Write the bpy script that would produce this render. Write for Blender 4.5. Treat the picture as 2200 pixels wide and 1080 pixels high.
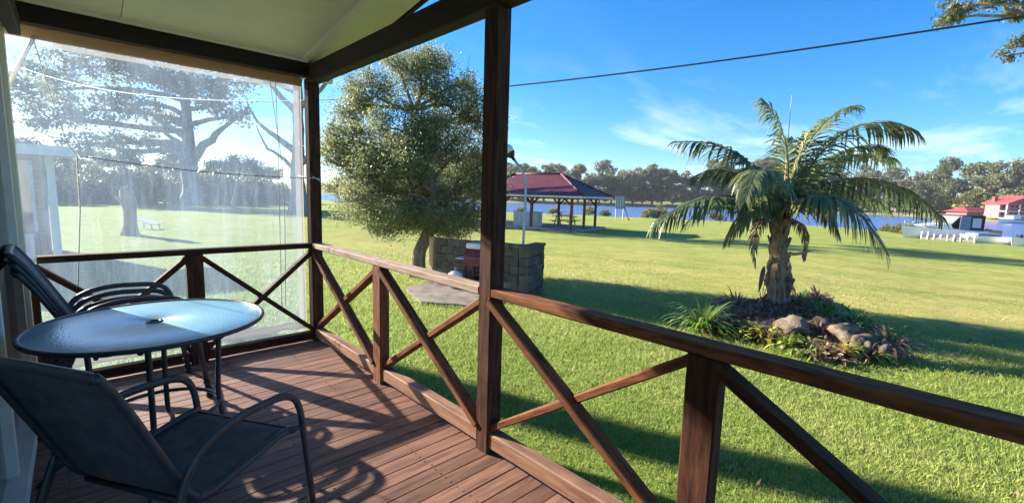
import bpy, bmesh, math, random
import numpy as np
from mathutils import Vector, Matrix, noise

for o in list(bpy.data.objects):
    bpy.data.objects.remove(o)
SC = bpy.context.scene
COL = SC.collection
R = math.radians

# ------------------------------------------------------------------ camera
# axes of the veranda: +X runs along the left railing, +Y along the right railing, z = 0 is the deck
FPX, EYE = 978.0, 1.4
_y = Vector((156 - 1100, 390 - 540, FPX)).normalized()
_x = Vector((2127 - 1100, 450 - 540, FPX)); _x = (_x - _x.dot(_y) * _y).normalized()
_z = _x.cross(_y)
if _z.y > 0: _z = -_z
RIGHT = Vector((_x.x, _y.x, _z.x)); DOWN = Vector((_x.y, _y.y, _z.y)); FWD = Vector((_x.z, _y.z, _z.z))
cam = bpy.data.cameras.new('camera')
cam.sensor_width = 36.0; cam.sensor_fit = 'HORIZONTAL'; cam.lens = FPX / 2200 * 36.0
cam.clip_start = 0.05; cam.clip_end = 5000
cob = bpy.data.objects.new('camera', cam); COL.objects.link(cob)
cob.matrix_world = Matrix(((RIGHT.x, -DOWN.x, -FWD.x, 0), (RIGHT.y, -DOWN.y, -FWD.y, 0),
                           (RIGHT.z, -DOWN.z, -FWD.z, EYE), (0, 0, 0, 1)))
SC.camera = cob

# ------------------------------------------------------------------ light
SUN_AZ, SUN_EL = 20.0, 22.5          # degrees from +Y towards -X, and above the horizon
S = Vector((-math.sin(R(SUN_AZ)) * math.cos(R(SUN_EL)), math.cos(R(SUN_AZ)) * math.cos(R(SUN_EL)), math.sin(R(SUN_EL))))
sun = bpy.data.lights.new('sun', 'SUN'); sun.energy = 4.8; sun.angle = R(0.55); sun.color = (1.0, 0.90, 0.74)
sob = bpy.data.objects.new('sun', sun); COL.objects.link(sob)
sob.rotation_euler = S.to_track_quat('Z', 'Y').to_euler()
W = bpy.data.worlds.new('World'); SC.world = W; W.use_nodes = True
nt = W.node_tree; nt.nodes.clear()
def wn(t, **k):
    n = nt.nodes.new(t)
    for a, b in k.items(): setattr(n, a, b)
    return n
out = wn('ShaderNodeOutputWorld'); bg = wn('ShaderNodeBackground'); bg.inputs[1].default_value = 0.066
sky = wn('ShaderNodeTexSky', sky_type='NISHITA', sun_disc=False, sun_elevation=R(SUN_EL), sun_rotation=R(-SUN_AZ),
         altitude=10, air_density=1.0, dust_density=0.35, ozone_density=7.0)
# thin streaky cloud, denser towards the horizon as cirrus seen edge-on is
tc = wn('ShaderNodeTexCoord'); sep = wn('ShaderNodeSeparateXYZ'); nt.links.new(tc.outputs['Generated'], sep.inputs[0])
zz = wn('ShaderNodeMath', operation='MAXIMUM'); nt.links.new(sep.outputs[2], zz.inputs[0]); zz.inputs[1].default_value = 0.0
za = wn('ShaderNodeMath', operation='ADD'); nt.links.new(zz.outputs[0], za.inputs[0]); za.inputs[1].default_value = 0.10
dv = wn('ShaderNodeVectorMath', operation='DIVIDE'); cmb = wn('ShaderNodeCombineXYZ')
for i in range(3): nt.links.new(za.outputs[0], cmb.inputs[i])
nt.links.new(tc.outputs['Generated'], dv.inputs[0]); nt.links.new(cmb.outputs[0], dv.inputs[1])
mp = wn('ShaderNodeMapping'); mp.inputs['Scale'].default_value = (0.55, 1.1, 0.3); mp.inputs['Rotation'].default_value = (0, 0, R(38))
mp.inputs['Location'].default_value = (1.7, 2.2, 0)
nt.links.new(dv.outputs[0], mp.inputs[0])
nz = wn('ShaderNodeTexNoise'); nz.inputs['Scale'].default_value = 1.0; nz.inputs['Detail'].default_value = 9; nz.inputs['Roughness'].default_value = 0.58
nz.inputs['Distortion'].default_value = 0.35
nt.links.new(mp.outputs[0], nz.inputs[0])
cr = wn('ShaderNodeMapRange'); cr.inputs[1].default_value = 0.50; cr.inputs[2].default_value = 0.80; cr.inputs[3].default_value = 0; cr.inputs[4].default_value = 0.85
nt.links.new(nz.outputs[0], cr.inputs[0])
el = wn('ShaderNodeMapRange'); el.inputs[1].default_value = 0.30; el.inputs[2].default_value = 0.05; el.inputs[3].default_value = 0.02; el.inputs[4].default_value = 1.0
nt.links.new(zz.outputs[0], el.inputs[0])
ml = wn('ShaderNodeMath', operation='MULTIPLY'); nt.links.new(cr.outputs[0], ml.inputs[0]); nt.links.new(el.outputs[0], ml.inputs[1])
hs = wn('ShaderNodeHueSaturation'); hs.inputs['Saturation'].default_value = 1.2; nt.links.new(sky.outputs[0], hs.inputs['Color'])
gt = wn('ShaderNodeMath', operation='GREATER_THAN'); gt.inputs[1].default_value = -.004; nt.links.new(sep.outputs[2], gt.inputs[0]); mg = wn('ShaderNodeMath', operation='MULTIPLY'); nt.links.new(gt.outputs[0], mg.inputs[0]); nt.links.new(ml.outputs[0], mg.inputs[1])
mx = wn('ShaderNodeMix', data_type='RGBA'); nt.links.new(mg.outputs[0], mx.inputs[0]); nt.links.new(hs.outputs[0], mx.inputs[6])
mx.inputs[7].default_value = (7.5, 7.8, 8.2, 1)
nt.links.new(mx.outputs[2], bg.inputs[0]); nt.links.new(bg.outputs[0], out.inputs[0])
SC.view_settings.view_transform = 'Standard'; SC.view_settings.look = 'None'
SC.view_settings.gamma = 1.0; SC.view_settings.exposure = 2.0; SC.view_settings.use_curve_mapping = False
SC.cycles.max_bounces = 8; SC.cycles.transparent_max_bounces = 16; SC.cycles.use_denoising = True
SC.cycles.diffuse_bounces = 4

# ------------------------------------------------------------------ helpers
def ray(px, py): return (RIGHT * (px - 1100) + DOWN * (py - 540) + FWD * FPX)
def at_depth(px, py, d):                      # a point d metres ahead along the view axis
    return Vector((0, 0, EYE)) + ray(px, py) * (d / FPX)
SHORE = [(-180, 70), (-60, 90), (-20, 150), (12, 150), (18, 140), (22, 122), (30, 96), (43, 73), (56, 72), (66, 72), (75, 73), (82, 68), (85, 61), (88, 55), (92, 54), (110, 56), (180, 70)]
def shore(b):
    for (a0, r0), (a1, r1) in zip(SHORE, SHORE[1:]):
        if a0 <= b <= a1: return r0 + (r1 - r0) * (b - a0) / (a1 - a0)
    return 70
def sm(a, b, x):
    t = min(1, max(0, (x - a) / (b - a))); return t * t * (3 - 2 * t)
def ground(x, y):
    r = math.hypot(x, y); b = math.degrees(math.atan2(x, y)); u = r / shore(b)
    return -0.56 - 0.32 * sm(.12, .5, u) - 0.42 * sm(.5, .97, u) - 1.0 * sm(.97, 1.06, u)
def at_ground(px, py):
    z = -0.6
    for _ in range(12):
        d = ray(px, py); t = (z - EYE) / d.z; p = Vector((0, 0, EYE)) + d * t; z = ground(p.x, p.y)
    return Vector((p.x, p.y, z))
def bearing_pt(b, r, z=None):
    x, y = r * math.sin(R(b)), r * math.cos(R(b)); return Vector((x, y, ground(x, y) if z is None else z))

WM = {}
def place(o, M=None, parent=None):
    M = M if M is not None else Matrix()
    WM[o.name] = M.copy(); o.parent = parent
    o.matrix_basis = WM[parent.name].inverted() @ M if parent else M
    return o
def tag(o, label=None, cat=None, group=None, kind=None):
    if label: o['label'] = label
    if cat: o['category'] = cat
    if group: o['group'] = group
    if kind: o['kind'] = kind
    return o
def T(p): return Matrix.Translation(Vector(p))
def TR(p, rz=0, s=1): return Matrix.Translation(Vector(p)) @ Matrix.Rotation(rz, 4, 'Z') @ Matrix.Scale(s, 4)
def thing(name, label, cat, M=None, group=None, kind=None):
    o = bpy.data.objects.new(name, None); COL.objects.link(o); o.empty_display_size = 0.1
    place(o, M); return tag(o, label, cat, group, kind)
def obj(name, me, m=None, parent=None, M=None, local=False):
    o = bpy.data.objects.new(name, me); COL.objects.link(o)
    if m is not None and not me.materials: me.materials.append(m)
    if local and parent: M = WM[parent.name] @ (M or Matrix())
    return place(o, M, parent)
def copy_tree(o, M, label=None, parent=None):
    c = o.copy(); COL.objects.link(c); old = WM[o.name]; kids = list(o.children)
    if parent is None:
        place(c, M)
    else:
        c.parent = parent; WM[c.name] = WM[parent.name] @ o.matrix_basis
    if label: c['label'] = label
    for k in kids: copy_tree(k, None, None, c)
    return c

class MB:
    def __init__(s): s.v, s.f, s.sm = [], [], []
    def add(s, vs, fs, smooth=False):
        b = len(s.v); s.v += [tuple(v) for v in vs]
        for f in fs: s.f.append([i + b for i in f]); s.sm.append(smooth)
    def box(s, c, size, M=None, bev=0.0):
        x, y, z = [a / 2 for a in size]
        if bev > 0:
            bm = bmesh.new(); bmesh.ops.create_cube(bm, size=1)
            for v in bm.verts: v.co = Vector((v.co.x * size[0], v.co.y * size[1], v.co.z * size[2]))
            bmesh.ops.bevel(bm, geom=list(bm.edges), offset=bev, segments=2, affect='EDGES', profile=.6)
            bm.verts.index_update(); vs = [v.co.copy() for v in bm.verts]; fs = [[v.index for v in f.verts] for f in bm.faces]; bm.free()
        else:
            vs = [Vector(p) for p in ((-x, -y, -z), (x, -y, -z), (x, y, -z), (-x, y, -z), (-x, -y, z), (x, -y, z), (x, y, z), (-x, y, z))]
            fs = [(0, 3, 2, 1), (4, 5, 6, 7), (0, 1, 5, 4), (1, 2, 6, 5), (2, 3, 7, 6), (3, 0, 4, 7)]
        c = Vector(c)
        s.add([(M @ v if M else v) + c for v in vs], fs); return s
    def bar(s, p0, p1, w, h, up=(0, 0, 1), bev=0.0):
        p0, p1 = Vector(p0), Vector(p1); a = (p1 - p0); L = a.length; a.normalize(); u = Vector(up)
        b = u.cross(a).normalized(); u = a.cross(b)
        M = Matrix((a, b, u)).transposed()
        return s.box((p0 + p1) / 2, (L, w, h), M, bev)
    def tube(s, pts, r, n=8, closed=False, flat=1.0, cap=True):
        P = [Vector(p) for p in pts]; N = len(P); rr = r if isinstance(r, (list, tuple)) else [r] * N
        vs, prev = [], None
        for i, p in enumerate(P):
            t = (P[(i + 1) % N] - P[i - 1]) if closed or 0 < i < N - 1 else (P[1] - P[0] if i == 0 else P[-1] - P[-2])
            t.normalize()
            if prev is None: a = Vector((0, 0, 1)) if abs(t.z) < .9 else Vector((1, 0, 0))
            else: a = prev
            a = (a - a.dot(t) * t).normalized(); prev = a; b = t.cross(a)
            for k in range(n):
                an = 2 * math.pi * k / n; vs.append(p + (a * math.cos(an) + b * math.sin(an) * flat) * rr[i])
        fs = []
        for i in range(N if closed else N - 1):
            j = (i + 1) % N
            for k in range(n): fs.append((i * n + k, i * n + (k + 1) % n, j * n + (k + 1) % n, j * n + k))
        if cap and not closed: fs += [tuple(range(n - 1, -1, -1)), tuple((N - 1) * n + k for k in range(n))]
        s.add(vs, fs, True); return s
    def lathe(s, prof, n=24, c=(0, 0, 0)):
        c = Vector(c); vs = []
        for r, z in prof:
            for k in range(n): an = 2 * math.pi * k / n; vs.append(c + Vector((r * math.cos(an), r * math.sin(an), z)))
        fs = []
        for i in range(len(prof) - 1):
            for k in range(n): fs.append((i * n + k, i * n + (k + 1) % n, (i + 1) * n + (k + 1) % n, (i + 1) * n + k))
        if prof[0][0] > 1e-4: fs.append(tuple(range(n - 1, -1, -1)))
        if prof[-1][0] > 1e-4: fs.append(tuple((len(prof) - 1) * n + k for k in range(n)))
        s.add(vs, fs, True); return s
    def prism(s, poly, z0, z1):
        n = len(poly); vs = [(x, y, z0) for x, y in poly] + [(x, y, z1) for x, y in poly]
        s.add(vs, [tuple(range(n - 1, -1, -1)), tuple(range(n, 2 * n))] + [(k, (k + 1) % n, n + (k + 1) % n, n + k) for k in range(n)]); return s
    def solid(s, vs, fs, smooth=False): s.add(vs, fs, smooth); return s
    def mesh(s, name='m'):
        me = bpy.data.meshes.new(name); me.from_pydata(s.v, [], s.f); me.polygons.foreach_set('use_smooth', s.sm); me.update(); return me
def bez(p0, p1, p2, n):
    p0, p1, p2 = Vector(p0), Vector(p1), Vector(p2)
    return [p0 * (1 - t) ** 2 + p1 * 2 * t * (1 - t) + p2 * t * t for t in [i / (n - 1) for i in range(n)]]
def rounded(pts, r, n=5):                      # a polyline with its inner corners rounded off
    P = [Vector(p) for p in pts]; o = [P[0]]
    for a, b, c in zip(P, P[1:], P[2:]):
        d0 = min(r, (a - b).length * .49); d1 = min(r, (c - b).length * .49)
        o += bez(b + (a - b).normalized() * d0, b, b + (c - b).normalized() * d1, n)
    return o + [P[-1]]

# ------------------------------------------------------------------ materials
def mat(name, col, col2=None, rough=.6, scale=8, detail=6, stretch=(1, 1, 1), bump=.15, bscale=None, bdist=.01, metal=0, spec=.4, rnd=0, lo=.35, hi=.65, coat=0, trans=0, third=None):
    m = bpy.data.materials.new(name); m.use_nodes = True; n = m.node_tree; b = n.nodes['Principled BSDF']
    A = lambda t: n.nodes.new(t); L = n.links.new
    t = A('ShaderNodeTexCoord'); mp = A('ShaderNodeMapping'); mp.inputs['Scale'].default_value = stretch; L(t.outputs['Object'], mp.inputs[0])
    src = mp.outputs[0]; oi = A('ShaderNodeObjectInfo')
    if rnd:
        va = A('ShaderNodeVectorMath'); va.operation = 'ADD'; mu = A('ShaderNodeVectorMath'); mu.operation = 'SCALE'; cb = A('ShaderNodeCombineXYZ')
        for i in range(3): L(oi.outputs['Random'], cb.inputs[i])
        L(cb.outputs[0], mu.inputs[0]); mu.inputs['Scale'].default_value = 37.0
        L(src, va.inputs[0]); L(mu.outputs[0], va.inputs[1]); src = va.outputs[0]
    nz = A('ShaderNodeTexNoise'); nz.inputs['Scale'].default_value = scale; nz.inputs['Detail'].default_value = detail; nz.inputs['Roughness'].default_value = .6; L(src, nz.inputs[0])
    rp = A('ShaderNodeValToRGB'); e = rp.color_ramp.elements
    c2 = col2 or tuple(min(1, c * 1.35) for c in col); e[0].position = lo; e[1].position = hi
    e[0].color = (*col, 1); e[1].color = (*c2, 1)
    if third: x = e.new((lo + hi) / 2 + .12); x.color = (*third, 1); e[-1].position = min(.95, hi + .12)
    L(nz.outputs[0], rp.inputs[0]); cout = rp.outputs[0]
    if rnd:
        hv = A('ShaderNodeHueSaturation'); mr = A('ShaderNodeMapRange'); mr.inputs[3].default_value = 1 - rnd; mr.inputs[4].default_value = 1 + rnd
        L(oi.outputs['Random'], mr.inputs[0]); L(mr.outputs[0], hv.inputs['Value']); L(cout, hv.inputs['Color']); cout = hv.outputs[0]
    L(cout, b.inputs['Base Color'])
    b.inputs['Roughness'].default_value = rough; b.inputs['Metallic'].default_value = metal; b.inputs['Specular IOR Level'].default_value = spec
    b.inputs['Coat Weight'].default_value = coat; b.inputs['Transmission Weight'].default_value = trans
    if bump:
        n2 = A('ShaderNodeTexNoise'); n2.inputs['Scale'].default_value = bscale or scale * 3; n2.inputs['Detail'].default_value = 5; L(src, n2.inputs[0])
        bp = A('ShaderNodeBump'); bp.inputs['Strength'].default_value = bump; bp.inputs['Distance'].default_value = bdist; L(n2.outputs[0], bp.inputs['Height']); L(bp.outputs[0], b.inputs['Normal'])
    return m
def leafmat(name, c0, c1, c2, trans=.3, rough=.45, spec=.35):
    m = bpy.data.materials.new(name); m.use_nodes = True; n = m.node_tree; b = n.nodes['Principled BSDF']; A = n.nodes.new; L = n.links.new
    at = A('ShaderNodeAttribute'); at.attribute_name = 'tone'; rp = A('ShaderNodeValToRGB'); e = rp.color_ramp.elements
    e[0].color = (*c0, 1); e[1].color = (*c2, 1); x = e.new(.5); x.color = (*c1, 1); L(at.outputs['Fac'], rp.inputs[0])
    L(rp.outputs[0], b.inputs['Base Color']); b.inputs['Roughness'].default_value = rough; b.inputs['Specular IOR Level'].default_value = spec
    tr = A('ShaderNodeBsdfTranslucent'); g = A('ShaderNodeGamma'); g.inputs[1].default_value = .8; L(rp.outputs[0], g.inputs[0]); L(g.outputs[0], tr.inputs[0])
    mx = A('ShaderNodeMixShader'); mx.inputs[0].default_value = trans; L(b.outputs[0], mx.inputs[1]); L(tr.outputs[0], mx.inputs[2]); L(mx.outputs[0], n.nodes['Material Output'].inputs[0])
    return m
M = {}
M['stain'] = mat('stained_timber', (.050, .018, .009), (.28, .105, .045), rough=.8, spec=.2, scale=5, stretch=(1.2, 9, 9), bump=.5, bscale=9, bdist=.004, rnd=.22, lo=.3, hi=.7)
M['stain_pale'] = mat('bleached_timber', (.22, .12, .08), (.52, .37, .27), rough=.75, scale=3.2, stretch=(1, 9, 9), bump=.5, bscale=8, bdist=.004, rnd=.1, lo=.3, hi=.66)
M['post'] = mat('dark_stain_and_roof_shade', (.030, .012, .008), (.13, .050, .027), rough=.78, spec=.2, scale=4, stretch=(1.2, 9, 9), bump=.5, bscale=9, bdist=.004, rnd=.1, lo=.35, hi=.75)  # dark post stain; also carries painted roof shade on the right-hand railing
M['stain_worn'] = mat('worn_timber', (.17, .070, .038), (.40, .21, .13), rough=.7, scale=3.2, stretch=(1, 9, 9), bump=.5, bscale=8, bdist=.004, rnd=.15, lo=.32, hi=.68)
M['deckwood'] = mat('deck_timber', (.105, .050, .037), (.31, .152, .100), rough=.58, scale=3.0, stretch=(1.0, 11, 11), bump=.55, bscale=7, bdist=.003, rnd=.28, lo=.30, hi=.72)
M['dark_timber'] = mat('dark_timber', (.010, .005, .004), (.028, .012, .008), rough=.7, scale=5, stretch=(1.2, 9, 9), bump=.4, bscale=9, bdist=.004, rnd=.15)
M['cream'] = mat('cream_paint', (.76, .735, .56), (.82, .79, .62), rough=.55, scale=3, bump=.08, bscale=40, bdist=.002, rnd=.03)
M['white'] = mat('white_paint', (.66, .65, .60), (.78, .77, .72), rough=.5, scale=5, bump=.1, bscale=30, bdist=.003)
M['batten'] = mat('pine_batten', (.42, .27, .16), (.58, .42, .28), rough=.7, scale=3, stretch=(1, 8, 8), bump=.3, bdist=.004)
M['frame'] = mat('powder_coated_frame', (.030, .034, .044), (.05, .056, .07), rough=.38, scale=20, bump=.06, bscale=300, bdist=.0006, spec=.5)
M['sling'] = mat('sling_fabric', (.070, .079, .092), (.112, .125, .150), rough=.75, scale=14, bump=.35, bscale=420, bdist=.0015)
M['maroon'] = mat('maroon_roofing', (.060, .010, .020), (.105, .018, .030), rough=.6, scale=1.5, stretch=(1, 1, 1), bump=.2, bscale=6, bdist=.02)
M['redroof'] = mat('red_roofing', (.30, .045, .05), (.42, .08, .08), rough=.5, scale=1.2, bump=.1)
M['pinkwall'] = mat('pink_render', (.36, .12, .12), (.46, .20, .19), rough=.8, scale=1.2, bump=.1)
M['concrete'] = mat('concrete', (.20, .185, .165), (.36, .34, .31), rough=.9, scale=2.2, bump=.35, bscale=26, bdist=.01)
M['stone'] = mat('weathered_stone', (.075, .060, .046), (.31, .255, .195), rough=.92, scale=4.2, bump=.8, bscale=14, bdist=.03, rnd=.3, lo=.28, hi=.75, third=(.13, .11, .088))
M['rock'] = mat('bed_rock', (.075, .058, .042), (.27, .215, .155), rough=.92, scale=5, bump=.8, bscale=14, bdist=.03, rnd=.18, lo=.3, hi=.75)
M['pad'] = mat('dull_paving', (.11, .095, .08), (.22, .195, .165), rough=.95, scale=3.2, bump=.4, bscale=30, bdist=.01)
M['greytimber'] = mat('grey_timber', (.22, .20, .18), (.38, .35, .31), rough=.9, scale=3, stretch=(1, 6, 6), bump=.3)
M['mulch'] = mat('mulch', (.045, .020, .016), (.20, .085, .065), rough=.95, scale=22, bump=1, bscale=50, bdist=.03)
M['bark'] = mat('bark', (.085, .062, .045), (.27, .21, .16), rough=.95, scale=5, stretch=(3, 3, .7), bump=1, bscale=12, bdist=.03)
M['gumbark'] = mat('gum_bark', (.14, .115, .095), (.42, .37, .31), rough=.9, scale=1.5, stretch=(2, 2, .4), bump=.5, bscale=5, bdist=.04)
M['darkbark'] = mat('dark_bark', (.045, .035, .028), (.13, .105, .085), rough=.95, scale=3, stretch=(2, 2, .5), bump=.8, bscale=8, bdist=.04)
M['palmbark'] = mat('palm_trunk', (.19, .105, .060), (.50, .34, .22), rough=.92, scale=7, stretch=(2.5, 2.5, .8), bump=.9, bscale=24, bdist=.02, lo=.3, hi=.72)
M['husk'] = mat('dry_husk', (.10, .045, .025), (.32, .18, .10), rough=.9, scale=9, stretch=(4, 4, .6), bump=.8, bscale=40, bdist=.01)
M['galv'] = mat('galvanised_steel', (.34, .36, .38), (.48, .50, .52), rough=.42, scale=9, bump=.05, metal=.6)
M['black'] = mat('black_plastic', (.012, .012, .014), (.022, .022, .026), rough=.4, scale=10, bump=.05)
M['glossmaroon'] = mat('enamel_hood', (.13, .022, .03), (.19, .04, .05), rough=.3, scale=4, bump=.05)
M['cabinet'] = mat('pale_panel', (.50, .44, .43), (.60, .55, .53), rough=.6, scale=3, bump=.05)
M['hull'] = mat('white_gelcoat', (.76, .77, .78), (.82, .82, .82), rough=.25, scale=2, bump=.0)
M['canvas_blue'] = mat('boat_canvas', (.10, .15, .26), (.15, .21, .34), rough=.8, scale=3, bump=.2)
M['darkcanvas'] = mat('dark_canvas', (.02, .024, .03), (.035, .04, .05), rough=.8, scale=3, bump=.2)
M['signblue'] = mat('sign_panel', (.10, .17, .24), (.14, .22, .30), rough=.5, scale=2, bump=.0)
M['darkwin'] = mat('dark_glass', (.012, .016, .02), (.02, .026, .032), rough=.08, scale=2, bump=.0, spec=.6)
M['cable'] = mat('black_cable', (.012, .012, .016), (.02, .02, .026), rough=.5, scale=40, bump=.3)
M['cord'] = mat('white_cord', (.62, .60, .55), (.74, .72, .67), rough=.8, scale=60, bump=.3)
M['terrain'] = mat('bank_ground', (.12, .13, .045), (.26, .24, .10), rough=1, scale=.12, bump=0)
M['roofmetal'] = mat('weathered_roofing', (.26, .17, .17), (.36, .25, .25), rough=.6, scale=2, bump=.1)

M['leaf_main'] = leafmat('wattle_leaf', (.062, .085, .036), (.175, .205, .085), (.36, .365, .16), .5)
M['leaf_fig'] = leafmat('fig_leaf', (.06, .075, .03), (.15, .165, .06), (.30, .29, .12), .5)
M['leaf_gum'] = leafmat('gum_leaf', (.045, .060, .022), (.10, .12, .045), (.22, .21, .085), .28)
M['leaf_far'] = leafmat('far_leaf', (.065, .082, .036), (.135, .15, .07), (.25, .235, .13), .35)
M['leaf_dark'] = leafmat('scrub_leaf', (.035, .052, .024), (.085, .105, .045), (.16, .175, .08), .4)
M['leaf_palm'] = leafmat('palm_leaf', (.045, .080, .040), (.125, .175, .075), (.34, .34, .13), .38, rough=.36, spec=.5)
M['leaf_strap'] = leafmat('strappy_leaf', (.05, .13, .02), (.13, .24, .04), (.32, .38, .08), .3)
M['leaf_gold'] = leafmat('golden_leaf', (.15, .19, .03), (.34, .36, .06), (.42, .25, .07), .3)
M['leaf_dry'] = leafmat('dry_leaf', (.08, .045, .03), (.22, .14, .09), (.36, .26, .16), .15)
M['leaf_reed'] = leafmat('reed_leaf', (.06, .075, .02), (.17, .17, .05), (.33, .29, .10), .25)
M['grass'] = leafmat('grass_blade', (.17, .255, .05), (.29, .375, .085), (.50, .485, .19), .42, rough=.55, spec=.2)
def nodes(name):
    m = bpy.data.materials.new(name); m.use_nodes = True; n = m.node_tree
    return m, n, n.nodes['Principled BSDF'], n.nodes.new, n.links.new
# lawn: green turf with dry straw-coloured patches
m, n, b, A, L = nodes('lawn_turf'); M['lawn'] = m
t = A('ShaderNodeTexCoord')
def noise_of(sc, det, rough=.6, st=(1, 1, 1)):
    mp = A('ShaderNodeMapping'); mp.inputs['Scale'].default_value = st; L(t.outputs['Object'], mp.inputs[0])
    z = A('ShaderNodeTexNoise'); z.inputs['Scale'].default_value = sc; z.inputs['Detail'].default_value = det; z.inputs['Roughness'].default_value = rough; L(mp.outputs[0], z.inputs[0]); return z.outputs[0]
def ramp(src, stops):
    r = A('ShaderNodeValToRGB'); e = r.color_ramp.elements
    e[0].position, e[0].color = stops[0][0], (*stops[0][1], 1); e[1].position, e[1].color = stops[-1][0], (*stops[-1][1], 1)
    for p, c in stops[1:-1]: x = e.new(p); x.color = (*c, 1)
    L(src, r.inputs[0]); return r.outputs[0]
def mixc(f, a, c, mode='MIX'):
    x = A('ShaderNodeMix'); x.data_type = 'RGBA'; x.blend_type = mode
    if isinstance(f, float): x.inputs[0].default_value = f
    else: L(f, x.inputs[0])
    L(a, x.inputs[6]); L(c, x.inputs[7]); return x.outputs[2]
fine = ramp(noise_of(4.5, 10, .78), [(.28, (.10, .165, .022)), (.5, (.215, .285, .05)), (.75, (.36, .385, .10))])
dry = ramp(noise_of(3.5, 10, .78), [(.3, (.24, .235, .055)), (.5, (.42, .37, .12)), (.75, (.56, .48, .21))])
patch = ramp(noise_of(.45, 7, .68, (1, .6, 1)), [(.30, (.1, .1, .1)), (.62, (1, 1, 1))])
sx_ = A('ShaderNodeSeparateXYZ'); L(t.outputs['Object'], sx_.inputs[0]); sm1 = A('ShaderNodeMath'); sm1.operation = 'ADD'; L(sx_.outputs[0], sm1.inputs[0]); L(sx_.outputs[1], sm1.inputs[1])
dg = A('ShaderNodeValToRGB'); de = dg.color_ramp.elements; de[0].position = .10; de[0].color = (0, 0, 0, 1); de[1].position = .75; de[1].color = (.4, .4, .4, 1); d1_ = de.new(.22); d1_.color = (1, 1, 1, 1); d2_ = de.new(.38); d2_.color = (.8, .8, .8, 1)
dn = A('ShaderNodeMath'); dn.operation = 'DIVIDE'; dn.inputs[1].default_value = 50; L(sm1.outputs[0], dn.inputs[0]); L(dn.outputs[0], dg.inputs[0])
sm2 = A('ShaderNodeMath'); sm2.operation = 'MULTIPLY'; sm2.use_clamp = True; L(patch, sm2.inputs[0]); L(dg.outputs[0], sm2.inputs[1])
ex_ = A('ShaderNodeMapRange'); ex_.inputs[1].default_value = 2.5; ex_.inputs[2].default_value = 8.5; ex_.inputs[3].default_value = .12; L(sx_.outputs[0], ex_.inputs[0])
sm3 = A('ShaderNodeMath'); sm3.operation = 'MULTIPLY'; L(sm2.outputs[0], sm3.inputs[0]); L(ex_.outputs[0], sm3.inputs[1])
mot = ramp(noise_of(.8, 6, .7), [(.3, (.72, .78, .72)), (.55, (1, 1, 1)), (.72, (1.12, 1.06, 1.1))])
L(mixc(1.0, mixc(sm3.outputs[0], fine, dry), mot, 'MULTIPLY'), b.inputs['Base Color']); b.inputs['Roughness'].default_value = .9; b.inputs['Specular IOR Level'].default_value = .15
bp = A('ShaderNodeBump'); bp.inputs['Strength'].default_value = .9; bp.inputs['Distance'].default_value = .05; L(noise_of(30, 6, .75), bp.inputs['Height']); L(bp.outputs[0], b.inputs['Normal'])
# river
m, n, b, A, L = nodes('river_water'); M['water'] = m; t = A('ShaderNodeTexCoord')
b.inputs['Base Color'].default_value = (.10, .17, .36, 1); b.inputs['Roughness'].default_value = .25; b.inputs['Specular IOR Level'].default_value = .5; b.inputs['IOR'].default_value = 1.33
bp = A('ShaderNodeBump'); bp.inputs['Strength'].default_value = .9; bp.inputs['Distance'].default_value = .35; L(noise_of(1.6, 5, .65), bp.inputs['Height']); L(bp.outputs[0], b.inputs['Normal'])
# clear PVC: mostly see-through, a smeared dusty film on it scatters the sun
m, n, b, A, L = nodes('clear_pvc'); M['pvc'] = m; t = A('ShaderNodeTexCoord')
tr = A('ShaderNodeBsdfTransparent'); tr.inputs[0].default_value = (.80, .845, .90, 1)
tl = A('ShaderNodeBsdfTranslucent'); tl.inputs[0].default_value = (.50, .66, .95, 1)
rf = A('ShaderNodeBsdfRefraction'); rf.inputs['Roughness'].default_value = .62; rf.inputs['IOR'].default_value = 1.25; rf.inputs[0].default_value = (.5, .68, 1, 1)
hz = A('ShaderNodeMixShader'); hz.inputs[0].default_value = .35; L(tl.outputs[0], hz.inputs[1]); L(rf.outputs[0], hz.inputs[2])
a1 = noise_of(2.2, 6, .6, (2.2, 1, .45)); a2 = noise_of(7, 4, .6, (6, 1, .5))
mr = A('ShaderNodeMapRange'); mr.inputs[1].default_value = .30; mr.inputs[2].default_value = .78; mr.inputs[3].default_value = .07; mr.inputs[4].default_value = .19; L(a1, mr.inputs[0])
m2 = A('ShaderNodeMapRange'); m2.inputs[1].default_value = .5; m2.inputs[2].default_value = .8; m2.inputs[3].default_value = 0; m2.inputs[4].default_value = .07; L(a2, m2.inputs[0])
ad = A('ShaderNodeMath'); ad.operation = 'ADD'; L(mr.outputs[0], ad.inputs[0]); L(m2.outputs[0], ad.inputs[1])
m1 = A('ShaderNodeMixShader'); L(ad.outputs[0], m1.inputs[0]); L(tr.outputs[0], m1.inputs[1]); L(hz.outputs[0], m1.inputs[2])
gl = A('ShaderNodeBsdfGlossy'); gl.inputs['Roughness'].default_value = .08; lw = A('ShaderNodeFresnel'); lw.inputs[0].default_value = 1.3
m3 = A('ShaderNodeMixShader'); L(lw.outputs[0], m3.inputs[0]); L(m1.outputs[0], m3.inputs[1]); L(gl.outputs[0], m3.inputs[2]); L(m3.outputs[0], n.nodes['Material Output'].inputs[0])
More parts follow.
